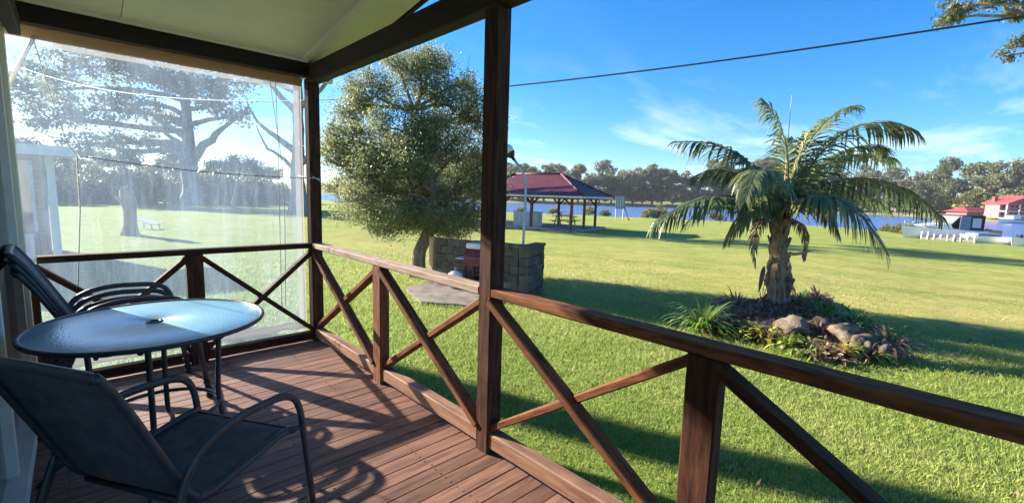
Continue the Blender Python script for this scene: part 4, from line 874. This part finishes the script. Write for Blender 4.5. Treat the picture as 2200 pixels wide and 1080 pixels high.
q = C2.xy.to_3d() + e1 * 2.56 - e2 * .1; mb = MB(); mb.box((0, 0, 0), (.14, .14, 1.05), None, .015); obj('timber_end_post', mb.mesh(), M['batten'], bq, T((q.x, q.y, bz + .50)))
pad = [at_ground(*q) for q in ((872, 622), (925, 606), (1010, 606), (1075, 640), (1060, 668), (985, 657), (905, 652))]; pc = sum(pad, Vector()) / len(pad)
mb = MB(); mb.prism([(q.x - pc.x, q.y - pc.y) for q in pad][::-1], -.12, .035); tag(obj('concrete_pad', mb.mesh(), M['pad'], None, T(pc)), 'worn concrete slab in front of the stone barbecue enclosure', None, None, 'structure')
# barbecue
bp_ = C1.xy.to_3d() + e1 * 1.10 + e2 * .42; bb0 = Vector((bp_.x, bp_.y, ground(bp_.x, bp_.y)))
bbq = thing('barbecue', 'maroon hooded barbecue on black legs inside the stone enclosure', 'barbecue', TR(bb0, ang, .84))
mb = MB(); pr = [(-.27, .0), (-.27, .10), (-.22, .19), (-.12, .245), (.04, .25), (.17, .20), (.25, .10), (.26, .0)]
vs = [(-.40, y_, .74 + z) for y_, z in pr] + [(.40, y_, .74 + z) for y_, z in pr]; n_ = len(pr)
mb.solid(vs, [tuple(range(n_)), tuple(range(2 * n_ - 1, n_ - 1, -1))] + [(k, n_ + k, n_ + (k + 1) % n_, (k + 1) % n_) for k in range(n_)]); obj('hood', mb.mesh(), M['glossmaroon'], bbq, local=True)
mb = MB(); mb.box((0, 0, .655), (.80, .52, .16), None, .015); obj('firebox', mb.mesh(), M['glossmaroon'], bbq, local=True)
mb = MB(); mb.tube([(-.25, .30, .83), (-.25, .335, .83), (.25, .335, .83), (.25, .30, .83)], .010, 6); obj('hood_handle', mb.mesh(), M['black'], bbq, local=True)
for sx in (-.36, .36):
    for sy in (-.22, .22): mb = MB(); mb.bar((sx, sy, 0), (sx * .95, sy * .95, .60), .03, .03, (1, 0, 0), .003); obj('leg', mb.mesh(), M['black'], bbq, local=True)
mb = MB(); mb.box((0, 0, .22), (.70, .44, .02), None, .004); obj('lower_shelf', mb.mesh(), M['black'], bbq, local=True)
mb = MB(); mb.box((.53, 0, .73), (.24, .44, .025), None, .006); obj('side_shelf', mb.mesh(), M['white'], bbq, local=True)
for sx in (-.38, .38): mb = MB(); mb.tube([(sx - .02, .24, .07), (sx + .02, .24, .07)], .07, 16); obj('wheel', mb.mesh(), M['black'], bbq, local=True)
gbp = bb0 + e1 * .42 - e2 * .38
gb = thing('gas_bottle', 'white gas bottle on the ground beside the barbecue', 'gas bottle', T((gbp.x, gbp.y, ground(gbp.x, gbp.y) + .035)))
mb = MB(); mb.lathe([(.10, 0), (.11, .02), (.15, .04), (.155, .10), (.155, .24), (.14, .30), (.08, .34), (.03, .35)], 24); obj('tank', mb.mesh(), M['white'], gb, local=True)
mb = MB(); mb.lathe([(.025, .345), (.025, .40), (.035, .40), (.035, .42), (.0, .42)], 12); obj('valve', mb.mesh(), M['galv'], gb, local=True)
mb = MB(); mb.box((0, 0, .06), (.42, .30, .12), None, .04); tag(obj('folded_towel', mb.mesh(), M['white'], None, TR(bb0 + e1 * .12 + Vector((0, 0, .825)), ang)), 'pale folded cover lying on the barbecue hood', 'cover')

# ------------------------------------------------------------------ lamp on a bent pole
lb0 = at_ground(1119, 640) + (e2 * .26 + e1 * .22); lb0.z = ground(lb0.x, lb0.y); dl = (lb0 - Vector((0, 0, EYE))).dot(FWD)
lamp = thing('garden_lamp', 'galvanised bent pole lamp rising from the stone enclosure', 'lamp', T(lb0))
def lp(px, py): return at_depth(px, py, dl) - lb0
mb = MB(); mb.tube(rounded([(0, 0, -.1), lp(1124, 530), lp(1130, 400), lp(1126, 372), lp(1104, 342)], .16, 6), .026, 10); obj('pole', mb.mesh(), M['galv'], lamp, local=True)
hp, hd = lp(1103, 341), (lp(1089, 318) - lp(1103, 341)).normalized(); q4 = hd.to_track_quat('Z', 'Y').to_matrix().to_4x4()
mb = MB(); mb.lathe([(.03, -.04), (.034, .02), (.06, .05), (.095, .10), (.10, .14)], 20); obj('lamp_neck', mb.mesh(), M['black'], lamp, T(hp) @ q4, local=True)
mb = MB(); mb.lathe([(.102, .135), (.104, .20), (.095, .26), (.06, .30), (.0, .315)], 20); obj('lamp_shade', mb.mesh(), M['white'], lamp, T(hp) @ q4, local=True)

# ------------------------------------------------------------------ riverside picnic pavilion
p0 = at_ground(1226, 498); pr_ = R(16); gz = ground(p0.x, p0.y)
pv = thing('picnic_pavilion', 'open picnic pavilion with maroon hipped roof on dark posts near the river', 'pavilion', TR((p0.x, p0.y, gz), pr_))
Wp, Lp, ze = 4.4, 7.6, 1.47 - gz; ov = .75; rz_ = ze + 1.45
mb = MB(); mb.box((Wp / 2, Lp / 2, .03), (Wp + 1.2, Lp + 1.2, .22), None, .03); obj('slab', mb.mesh(), M['concrete'], pv, local=True)
a0, a1, b0, b1 = -ov * .6, Wp + ov, -ov - .15, Lp + ov; xm = (a0 + a1) / 2; hr = (a1 - a0) / 2
ev = [(a0, b0, ze), (a1, b0, ze), (a1, b1, ze), (a0, b1, ze)]; r0_, r1_ = (xm, b0 + hr, rz_), (xm, b1 - hr, rz_)
def face(name, pts, m, th=.05):
    mb = MB(); n_ = len(pts); mb.solid([tuple(p) for p in pts] + [(p[0], p[1], p[2] - th) for p in pts], [tuple(range(n_)), tuple(range(2 * n_ - 1, n_ - 1, -1))] + [(k, n_ + k, n_ + (k + 1) % n_, (k + 1) % n_) for k in range(n_)]); return obj(name, mb.mesh(), m, pv, local=True)
face('roof_plane', [ev[0], ev[1], r0_], M['maroon']); face('roof_plane', [ev[1], ev[2], r1_, r0_], M['maroon']); face('roof_plane', [ev[2], ev[3], r1_], M['maroon']); face('roof_plane', [ev[3], ev[0], r0_, r1_], M['maroon'])
for a_, b_ in ((ev[0], r0_), (ev[1], r0_), (ev[2], r1_), (ev[3], r1_), (r0_, r1_)): mb = MB(); mb.tube([Vector(a_) + Vector((0, 0, .03)), Vector(b_) + Vector((0, 0, .03))], .07, 8); obj('ridge_cap', mb.mesh(), M['maroon'], pv, local=True)
for k in range(4): mb = MB(); mb.bar(Vector(ev[k]) - Vector((0, 0, .09)), Vector(ev[(k + 1) % 4]) - Vector((0, 0, .09)), .10, .13); obj('gutter', mb.mesh(), M['cabinet'], pv, local=True)
for x in (0, Wp):
    for y in (0, Lp * .38, Lp * .68, Lp):
        mb = MB(); mb.box((x, y, ze / 2 + .02), (.15, .15, ze - .22), None, .012); po = obj('post', mb.mesh(), M['stain'], pv, local=True)
        mb = MB()
        for s_ in (-1, 1):
            if 0 <= y + s_ * .5 <= Lp: mb.bar((x, y + s_ * .05, ze - .62), (x, y + s_ * .5, ze - .2), .07, .09)
        if mb.v: obj('knee_brace', mb.mesh(), M['dark_timber'], po, M=WM[pv.name])
mb = MB(); mb.box((Wp / 2, 0, ze / 2 + .02), (.15, .15, ze - .22), None, .012); obj('post', mb.mesh(), M['stain'], pv, local=True)
for x in (0, Wp): mb = MB(); mb.bar((x, -.2, ze - .16), (x, Lp + .2, ze - .16), .10, .16); obj('plate_beam', mb.mesh(), M['dark_timber'], pv, local=True)
def pav(x, y, z=.14): return WM[pv.name] @ T((x, y, z))
cabt = thing('barbecue_cabinet', 'pale panelled public barbecue cabinet inside the pavilion', 'cabinet', pav(.75, 3.55))
for k in range(3): mb = MB(); mb.box((0, -.62 + .62 * k, .47), (.78, .60, .94), None, .012); obj('door_panel', mb.mesh(), M['cabinet'], cabt, local=True)
mb = MB(); mb.box((0, 0, .97), (.86, 1.92, .06), None, .01); obj('bench_top', mb.mesh(), M['galv'], cabt, local=True)
def picnic(M0, lab, m):
    t_ = thing('picnic_table', lab, 'picnic table', M0)
    for k in range(4): mb = MB(); mb.box((-.30 + .2 * k, 0, .74), (.18, 1.7, .04), None, .006); obj('table_plank', mb.mesh(), m, t_, local=True)
    for sx in (-.68, .68):
        for q in (-.07, .07): mb = MB(); mb.box((sx + q, 0, .44), (.13, 1.7, .04), None, .006); obj('bench_plank', mb.mesh(), m, t_, local=True)
    for sy in (-.55, .55):
        for s_ in (-1, 1): mb = MB(); mb.bar((s_ * .62, sy, 0), (s_ * .22, sy, .72), .08, .06, (0, 1, 0)); obj('leg', mb.mesh(), m, t_, local=True)
        mb = MB(); mb.bar((-.76, sy + .05, .40), (.76, sy + .05, .40), .04, .07); obj('cross_bar', mb.mesh(), m, t_, local=True)
picnic(pav(2.1, 1.35), 'pale picnic table with benches under the pavilion roof', M['concrete'])
picnic(TR(at_ground(1215, 470), .5), 'dark picnic table on the grass between pavilion and river', M['stain'])
# notice board
nb0 = at_ground(1330, 472); nb = thing('notice_board', 'dark blue striped notice board near the water beyond the pavilion', 'sign', TR(nb0, math.atan2(DEP.y, DEP.x) + R(18)))
hb = 1.45 - nb0.z
for sy in (-.5, .5): mb = MB(); mb.box((0, sy, hb / 2 - .1), (.09, .09, hb), None, .01); obj('post', mb.mesh(), M['galv'], nb, local=True)
mb = MB(); mb.box((-.06, 0, hb - .55), (.04, 1.25, 1.5), None, .01); pn = obj('panel', mb.mesh(), M['signblue'], nb, local=True)
for k in (-.42, -.08, .26): mb = MB(); mb.box((-.084, k + .08, hb - .55), (.006, .10, 1.3)); obj('pale_stripe', mb.mesh(), M['cabinet'], pn, M=WM[nb.name])
for k in (-.42, -.08, .26): mb = MB(); mb.box((-.034, k + .08, hb - .55), (.006, .10, 1.3)); obj('pale_stripe', mb.mesh(), M['cabinet'], pn, M=WM[nb.name])
lp0 = at_ground(1352, 473); mb = MB(); mb.tube([(0, 0, -.2), Vector(at_depth(1342, 445, (lp0 - Vector((0, 0, EYE))).dot(FWD)) - lp0)], .05, 8); mb.lathe([(.07, -.2), (.07, .12), (.04, .14)], 10); tag(obj('leaning_stake', mb.mesh(), M['stain'], None, T(lp0)), 'thin leaning stake beside the notice board', 'stake')
# ------------------------------------------------------------------ boats and jetty
def hull(mb_, L_, Wd, H, fl=.35, n=14):
    """bow at +x; returns hull mesh standing at the waterline"""
    vs, fs = [], []
    for i in range(n + 1):
        t_ = i / n; x = -L_ / 2 + L_ * t_; w_ = Wd / 2 * (1 - max(0, (t_ - .45) / .55) ** 2.2); sh = H * (1 + .30 * t_ ** 2)
        for y_, z in ((-w_, sh), (-w_ * .93, sh * .45), (-w_ * .55 * (1 - .3 * t_), -.15), (0, -.3 + .35 * t_ ** 3), (w_ * .55 * (1 - .3 * t_), -.15), (w_ * .93, sh * .45), (w_, sh)): vs.append((x + (.35 * t_ ** 3 * max(0, z)), y_, z))
        if i:
            for k in range(6): fs.append(((i - 1) * 7 + k, (i - 1) * 7 + k + 1, i * 7 + k + 1, i * 7 + k))
        fs.append((i * 7, i * 7 + 6, i * 7 + 6 + 7, i * 7 + 7) if i < n else (i * 7, i * 7 + 6, i * 7 + 5, i * 7 + 1))
    fs.append(tuple(range(7))); mb_.solid(vs, fs, False)
def water_pt(px, py): d = ray(px, py); t_ = (-1.5 - EYE) / d.z; p = Vector((0, 0, EYE)) + d * t_; return Vector((p.x, p.y, -1.5))
bw = at_depth(2030, 505, 40); bw.z = -1.42; lat_ang = math.atan2(-LAT.y, -LAT.x)
bt = thing('cabin_cruiser', 'white cabin cruiser with dark canopy moored along the jetty', 'boat', TR(bw, lat_ang + R(4)))
mb = MB(); hull(mb, 7.6, 2.5, .95); obj('hull', mb.mesh(), M['hull'], bt, local=True)
mb = MB(); mb.solid([(2.9, -.25, 1.28), (2.9, .25, 1.28), (.4, 1.05, 1.02), (.4, -1.05, 1.02), (2.5, -.2, 1.38), (2.5, .2, 1.38), (.6, .85, 1.52), (.6, -.85, 1.52)], [(4, 5, 6, 7), (0, 1, 5, 4), (1, 2, 6, 5), (2, 3, 7, 6), (3, 0, 4, 7)]); obj('foredeck_cabin', mb.mesh(), M['hull'], bt, local=True)
mb = MB(); mb.solid([(.65, -.95, 1.45), (.65, .95, 1.45), (-.25, .85, 2.2), (-.25, -.85, 2.2), (.58, -.95, 1.42), (.58, .95, 1.42), (-.32, .85, 2.18), (-.32, -.85, 2.18)], [(0, 1, 2, 3), (7, 6, 5, 4), (0, 4, 5, 1), (1, 5, 6, 2), (2, 6, 7, 3), (3, 7, 4, 0)]); obj('windscreen', mb.mesh(), M['galv'], bt, local=True)
mb = MB(); mb.box((-1.35, 0, 2.24), (2.4, 1.9, .08), None, .03); obj('canopy', mb.mesh(), M['darkcanvas'], bt, local=True)
for sy in (-.94, .94):
    mb = MB(); mb.box((-.72, sy, 1.62), (.9, .02, 1.15)); obj('side_curtain', mb.mesh(), M['signblue'], bt, local=True)
    mb = MB(); mb.box((-1.75, sy, 1.58), (1.1, .02, 1.2)); sc_ = obj('side_curtain', mb.mesh(), M['darkcanvas'], bt, local=True)
    mb = MB(); mb.box((-1.75, sy * 1.012, 1.62), (.8, .015, .8)); obj('clear_window', mb.mesh(), M['galv'], sc_, M=WM[bt.name])
mb = MB(); mb.box((-2.5, 0, 1.55), (.04, 1.85, 1.3)); obj('rear_curtain', mb.mesh(), M['darkcanvas'], bt, local=True)
mb = MB(); mb.box((-4.05, 0, .75), (.4, .45, .7), None, .08); obj('outboard_motor', mb.mesh(), M['black'], bt, local=True)
mb = MB(); mb.tube([(3.6, -.3, 1.3), (3.5, -.45, 1.7), (.8, -1.1, 1.55), (.8, -1.1, 1.1)], .02, 6); mb.tube([(3.6, .3, 1.3), (3.5, .45, 1.7), (.8, 1.1, 1.55), (.8, 1.1, 1.1)], .02, 6); obj('bow_rail', mb.mesh(), M['galv'], bt, local=True)
bw2 = at_depth(2125, 520, 37); bw2.z = -1.42; b2_ = thing('runabout', 'small white runabout with blue canvas tied behind the cruiser', 'boat', TR(bw2, lat_ang + R(-8)))
mb = MB(); hull(mb, 3.9, 1.7, .62); obj('hull', mb.mesh(), M['hull'], b2_, local=True)
mb = MB(); mb.box((.5, 0, .80), (1.7, 1.3, .22), None, .09); obj('bow_cover', mb.mesh(), M['canvas_blue'], b2_, local=True)
mb = MB(); mb.box((-.3, 0, 1.0), (.06, 1.2, .35)); obj('windscreen', mb.mesh(), M['darkwin'], b2_, local=True)
mb = MB(); mb.box((-2.1, 0, .55), (.3, .35, .7), None, .06); obj('outboard_motor', mb.mesh(), M['black'], b2_, local=True)
bw3 = at_depth(2212, 528, 35.5); bw3.z = -1.42; b3_ = thing('dinghy', 'white dinghy bow poking in beside the runabout', 'boat', TR(bw3, lat_ang + R(10)))
mb = MB(); hull(mb, 3.4, 1.6, .6); obj('hull', mb.mesh(), M['hull'], b3_, local=True); mb = MB(); mb.box((-.2, 0, .62), (.3, 1.2, .05), None, .01); obj('thwart', mb.mesh(), M['batten'], b3_, local=True)
fw_ = water_pt(2172, 480); fb = thing('motor_launch', 'small pale launch moored off the red roofed two storey house', 'boat', TR((fw_.x, fw_.y, -1.45), lat_ang))
mb = MB(); hull(mb, 5.4, 1.9, .7); obj('hull', mb.mesh(), M['hull'], fb, local=True); mb = MB(); mb.box((-.4, 0, 1.25), (1.8, 1.4, .7), None, .12); obj('wheelhouse', mb.mesh(), M['hull'], fb, local=True)
j0 = at_depth(1978, 522, 39.0); j0.z = -1.35; j1 = at_depth(2092, 528, 36.6); j1.z = -1.35
jt = thing('jetty', 'low white jetty with round topped posts along the lawn edge', 'jetty', T(j0)); jd = (j1 - j0); jl = jd.length; jd.normalize(); jn = Vector((-jd.y, jd.x, 0))
for k in range(9):
    q = j0 + jd * (jl * k / 8) + jn * rng.uniform(-.05, .05); q.z = -2.0; mb = MB(); h_ = rng.uniform(1.1, 1.45); rp_ = rng.uniform(.05, .075); mb.lathe([(rp_, 0), (rp_, h_ - .05), (rp_ * .8, h_), (.0, h_ + .02)], 12); obj('mooring_post', mb.mesh(), M['white'], jt, T(q))
nb_ = 22
for k in range(nb_):
    q = j0 + jd * (jl * (k + .5) / nb_) + jn * .55; mb = MB(); mb.box((0, 0, 0), (jl / nb_ * .93, 1.1, .05), None, .006); obj('jetty_plank', mb.mesh(), M['greytimber'], jt, T((q.x, q.y, -1.02)) @ Matrix.Rotation(math.atan2(jd.y, jd.x), 4, 'Z'))
mb = MB(); mb.bar(j0 + Vector((0, 0, .18)), j1 + Vector((0, 0, .18)), .1, .18); obj('bearer', mb.mesh(), M['greytimber'], jt)

# ------------------------------------------------------------------ houses on the far bank
def bpos(px, extra): d = ray(px, 440); bb = math.degrees(math.atan2(d.x, d.y)); return bearing_pt(bb, far_r(bb) + extra, .0)
h1 = bpos(2088, 7); hd1 = (h1 - Vector((0, 0, EYE))).dot(FWD); s1 = hd1 / FPX; h1.z = at_depth(2088, 468, hd1).z
A1 = math.atan2(LAT.y, LAT.x) + R(12)
def H(name, c, s, m, par): mb = MB(); mb.box(c, s, None, .03 if min(s) > .2 else 0); return obj(name, mb.mesh(), m, par, local=True)
hw = 90 * s1; hs_ = thing('bungalow', 'low pink bungalow with red hipped roof on the far bank', 'house', TR(h1, A1))
ht = 20 * s1 * .62
H('wall', (-hw * .19, 0, ht / 2), (hw * .5, hw * .42, ht), M['pinkwall'], hs_); H('wall', (hw * .18, hw * .1, ht / 2), (hw * .25, hw * .22, ht), M['pinkwall'], hs_)
for k in range(4): w_ = H('window', (-hw * .38 + hw * .11 * k, -hw * .213, ht * .72), (hw * .075, .06, ht * .36), M['darkwin'], hs_)
for k in range(4): H('veranda_post', (hw * (.06 + .11 * k), -hw * .19, ht / 2), (.28, .28, ht), M['white'], hs_)
mb = MB(); x0, x1, y0, y1 = -hw * .5, hw * .5, -hw * .27, hw * .27; rh = 17 * s1 * .62
mb.solid([(x0, y0, ht), (x1, y0, ht), (x1, y1, ht), (x0, y1, ht), (x0 + hw * .27, 0, ht + rh), (x1 - hw * .27, 0, ht + rh)], [(0, 3, 2, 1), (0, 1, 5, 4), (1, 2, 5), (2, 3, 4, 5), (3, 0, 4)]); obj('roof', mb.mesh(), M['redroof'], hs_, local=True)
h2 = bpos(2190, 6); hd2 = (h2 - Vector((0, 0, EYE))).dot(FWD); s2 = hd2 / FPX; h2.z = at_depth(2190, 470, hd2).z
A2 = math.atan2(LAT.y, LAT.x) - R(8); hs2 = thing('two_storey_house', 'two storey pink house with red gabled roof and white balconies on the far bank', 'house', TR(h2, A2))
w2, t2 = 72 * s2, 30 * s2
H('wall', (0, w2 * .25, t2 / 2), (w2, w2 * .5, t2), M['pinkwall'], hs2)
for fl in (0, 1):
    H('balcony_floor', (0, -1.0, t2 * .5 * fl + .05), (w2, 2.0, .18), M['white'], hs2)
    H('balcony_rail', (0, -1.95, t2 * .5 * fl + .75), (w2, .06, .5), M['white'] if fl == 0 else M['pinkwall'], hs2)
    for k in range(4): w_ = H('window', (-w2 * .36 + w2 * .24 * k, -.02, t2 * (.28 + .5 * fl)), (w2 * .17, .08, t2 * .3), M['darkwin'], hs2); mb = MB(); mb.box((-w2 * .36 + w2 * .24 * k, -.07, t2 * (.28 + .5 * fl)), (.12, .06, t2 * .3)); obj('mullion', mb.mesh(), M['white'], w_, M=WM[hs2.name])
for k in range(4): H('balcony_post', (-w2 * .49 + w2 * .327 * k, -1.9, t2 / 2), (.25, .2, t2), M['white'], hs2)
rh = 17 * s2
mb = MB(); x0, x1 = -w2 * .56, w2 * .56; y0, y1 = -2.6, w2 * .5 + .6
vs = [(x0, y0, t2), (0, y0, t2 + rh), (x1, y0, t2), (x0, y1, t2), (0, y1, t2 + rh), (x1, y1, t2)]; vs += [(a_, b_, c_ + .25) for a_, b_, c_ in vs]
mb.solid(vs, [(6, 7, 10, 9), (7, 8, 11, 10), (0, 3, 4, 1), (1, 4, 5, 2), (0, 1, 7, 6), (1, 2, 8, 7), (3, 9, 10, 4), (4, 10, 11, 5), (0, 6, 9, 3), (2, 5, 11, 8)]); rf_ = obj('roof', mb.mesh(), M['redroof'], hs2, local=True)
mb = MB(); mb.box((-w2 * .42, w2 * .3, t2 + rh * .5), (.8, .8, rh * .9), None, .03); obj('chimney', mb.mesh(), M['redroof'], rf_, M=WM[hs2.name])
mb = MB(); mb.solid([(-w2 * .5, .0, t2), (w2 * .5, 0, t2), (0, 0, t2 + rh * .9), (-w2 * .5, .1, t2), (w2 * .5, .1, t2), (0, .1, t2 + rh * .9)], [(0, 1, 2), (5, 4, 3), (0, 3, 4, 1), (1, 4, 5, 2), (2, 5, 3, 0)]); obj('gable_wall', mb.mesh(), M['pinkwall'], hs2, local=True)

# ------------------------------------------------------------------ things on the lawn behind the blind
st0 = at_ground(281, 505); ds = (st0 - Vector((0, 0, EYE))).dot(FWD); hst = 100 * ds / FPX; mb = MB()
mb.lathe([(.34, -.1), (.27, .12), (.235, .4), (.23, hst * .5), (.235, hst * .72), (.26, hst * .84), (.22, hst * .92), (.17, hst * .98), (.05, hst * 1.0)], 22)
for i, v in enumerate(mb.v): p = Vector(v); mb.v[i] = tuple(p + Vector((noise.noise(p * 2.5), noise.noise(p * 2.5 + Vector((5, 5, 5))), .6 * noise.noise(p * 4))) * .10)
for i in range(6 * 22, len(mb.v)): p = Vector(mb.v[i]); mb.v[i] = (p.x, p.y, p.z + .28 * noise.noise(Vector((p.x * 5, p.y * 5, 3))) - .5 * p.x)
sp = thing('tree_stump', 'tall broken tree stump standing on the lawn behind the blind', 'stump', T(st0)); obj('trunk', mb.mesh(), M['gumbark'], sp, local=True)
mb = MB(); mb.tube([(-.2, 0, hst * .74), (-.38, .05, hst * .80)], [.09, .05], 8); obj('knot', mb.mesh(), M['gumbark'], sp, local=True)
bn0 = at_ground(318, 492); bn = thing('tilted_table', 'white weathered table leaning beside the tree stump', 'table', TR(bn0, math.atan2(LAT.y, LAT.x)))
for k in range(4): mb = MB(); mb.box((0, 0, 0), (.95, .14, .03), None, .005); obj('plank', mb.mesh(), M['white'], bn, T((.05, -.24 + .16 * k, .34)) @ Matrix.Rotation(R(14), 4, 'Y'), local=True)
for sx in (-.35, .35):
    for sy in (-.22, .22): mb = MB(); mb.bar((sx, sy, 0), (sx * .9, sy, .33 - sx * .24), .045, .045, (0, 1, 0)); obj('leg', mb.mesh(), M['white'], bn, local=True)
# neighbouring cabin
n0 = at_ground(137, 552); nz_ = ground(n0.x, n0.y); nc = thing('neighbouring_cabin', 'pale neighbouring cabin with flat porch roof and corner window', 'cabin', T((n0.x, n0.y, nz_)))
rt = at_depth(160, 335, (n0 - Vector((0, 0, EYE))).dot(FWD)).z - nz_
def NB(name, c, s, m, bev=.01, par=nc): mb = MB(); mb.box(c, s, None, bev); return obj(name, mb.mesh(), m, par, local=True) if par is nc else obj(name, mb.mesh(), m, par, M=WM[nc.name])
NB('corner_post', (-.10, .05, rt / 2), (.16, .16, rt), M['white']); NB('corner_post', (-.34, .05, rt / 2), (.12, .14, rt), M['batten'])
NB('wall', (-2.4, 1.9, rt / 2), (4.3, .12, rt), M['cabinet']); NB('wall', (-.12, 1.0, .35), (.10, 1.75, .8), M['cabinet']); NB('wall', (-2.5, .06, .3), (4.0, .10, .65), M['cabinet'])
wn_ = NB('window', (-1.0, .06, .65 + (rt - .85) / 2), (1.1, .03, rt - .9), M['pane']); 
for sx in (-.44, -1.55): NB('window_frame', (sx, .06, .65 + (rt - .85) / 2), (.07, .08, rt - .9), M['white'], .006, wn_)
NB('window_frame', (-1.0, .06, rt - .22), (1.2, .08, .08), M['white'], .006, wn_)
NB('wall', (-3.0, .06, .65 + (rt - .85) / 2), (2.8, .09, rt - .9), M['cabinet']); NB('roof', (-2.0, .9, rt + .09), (4.7, 2.9, .16), M['roofmetal'], .03); NB('fascia', (-2.0, -.56, rt + .07), (4.76, .04, .24), M['white'], .006); NB('fascia', (.37, .9, rt + .07), (.04, 2.9, .24), M['white'], .006)
NB('back_wall', (-4.5, 1.0, rt / 2), (.1, 1.9, rt), M['cabinet'])

# ------------------------------------------------------------------ overhead cable
mb = MB(); P = []
ca, cb_ = at_depth(40, 143, 38), at_depth(2230, 30, 9)
for i in range(61): t_ = i / 60; P.append(ca.lerp(cb_, t_) + Vector((0, 0, -2.2 * 4 * t_ * (1 - t_))))
ext = P[0] + (P[0] - P[1]) * 6; ext2 = P[-1] + (P[-1] - P[-2]) * 12
mb.tube([ext] + P + [ext2], .022, 8); tag(obj('overhead_cable', mb.mesh(), M['cable']), 'thick dark twisted cable sagging across the sky', 'cable')

# ------------------------------------------------------------------ grass blades near the veranda
N = 430000
lr = rng.uniform(math.log(1.7), math.log(20), N); r_ = np.exp(lr); bb = np.radians(rng.uniform(-9, 100, N)); x, y = r_ * np.sin(bb), r_ * np.cos(bb)
keep = ~((x < 1.73) & (y < 4.42))
def inside(poly, x, y):
    c = np.zeros(len(x), bool); n_ = len(poly)
    for i in range(n_):
        x0, y0 = poly[i]; x1, y1 = poly[(i + 1) % n_]; t_ = ((y0 > y) != (y1 > y)) & (x < (x1 - x0) * (y - y0) / (y1 - y0 + 1e-12) + x0); c ^= t_
    return c
keep &= ~inside([(q.x, q.y) for q in pad], x, y)
keep &= ~inside([(PB.x + cen.x + (q.x - cen.x) * .9, PB.y + cen.y + (q.y - cen.y) * .9) for q in PG], x, y)
keep &= rng.random(N) > np.clip((r_ - 5.5) / 11, 0, 1)
x, y, r_ = x[keep], y[keep], r_[keep]; n_ = len(x)
me = bpy.data.objects['lawn'].data
from mathutils.bvhtree import BVHTree
def gz_arr(x, y):
    sh = np.interp(np.degrees(np.arctan2(x, y)), [s_[0] for s_ in SHORE], [s_[1] for s_ in SHORE]); u = np.hypot(x, y) / sh
    f = lambda a_, b_: (lambda t_: t_ * t_ * (3 - 2 * t_))(np.clip((u - a_) / (b_ - a_), 0, 1))
    return -.56 - .32 * f(.12, .5) - .42 * f(.5, .97)
z = gz_arr(x, y) - .012
sz = np.clip(r_ / 3.2, .8, 4.0) ** .55; h_ = rng.uniform(.014, .036, n_) * sz; w_ = rng.uniform(.0032, .0058, n_) * sz ** 1.15; an = rng.uniform(0, 2 * np.pi, n_); lean = rng.normal(0, .6, (n_, 2)) * h_[:, None]
B_ = np.stack([x, y, z], 1); side = np.stack([np.cos(an), np.sin(an), 0 * an], 1) * (w_ / 2)[:, None]; tip = B_ + np.stack([lean[:, 0], lean[:, 1], h_ + .012], 1)
mid = (B_ + tip) / 2 + np.stack([0 * x, 0 * x, h_ * .15], 1)
V = np.stack([B_ - side, B_ + side, mid + side * .8, tip], 1)
dryv = np.array([noise.noise(Vector((a_ * .35, b_ * .22, 4))) * .7 + noise.noise(Vector((a_ * 1.6, b_ * 1.3, 9))) * .6 for a_, b_ in zip(x, y)])
tn = np.clip(.40 + .45 * dryv + .3 * np.clip((x + y - 7) / 7, 0, 1) * np.clip((x - 3) / 5, 0, 1) + rng.normal(0, .2, n_), 0, 1)
tag(obj('grass', quads_mesh('grass', V, tn), M['grass']), 'short mown grass blades of the lawn beside the veranda', 'grass', None, 'stuff')

nl = 900; xl, yl = rng.uniform(1.9, 13, nl), rng.uniform(-1, 14, nl); C_ = np.stack([xl, yl, gz_arr(xl, yl) + .03], 1); V = leaves(C_, rng.uniform(.03, .075, nl), .3, None, 0, 2.5)
tag(obj('fallen_leaves', quads_mesh('fallen_leaves', V, np.clip(rng.normal(.5, .25, nl), 0, 1)), M['leaf_dry']), 'dry fallen leaves scattered over the lawn', 'leaves', None, 'stuff')
# ------------------------------------------------------------------ the air between here and the far bank
mb = MB(); mb.box((0, 0, 13.0), (3100, 3100, 33.0)); hz_ = bpy.data.materials.new('haze_air'); hz_.use_nodes = True; n = hz_.node_tree; n.nodes.clear()
o_ = n.nodes.new('ShaderNodeOutputMaterial'); v_ = n.nodes.new('ShaderNodeVolumePrincipled'); v_.inputs['Density'].default_value = .0003; v_.inputs['Color'].default_value = (.86, .91, 1, 1); v_.inputs['Anisotropy'].default_value = .2
n.links.new(v_.outputs[0], o_.inputs['Volume']); tag(obj('haze', mb.mesh(), hz_), 'thin bluish air over the river and lawn', None, None, 'stuff')
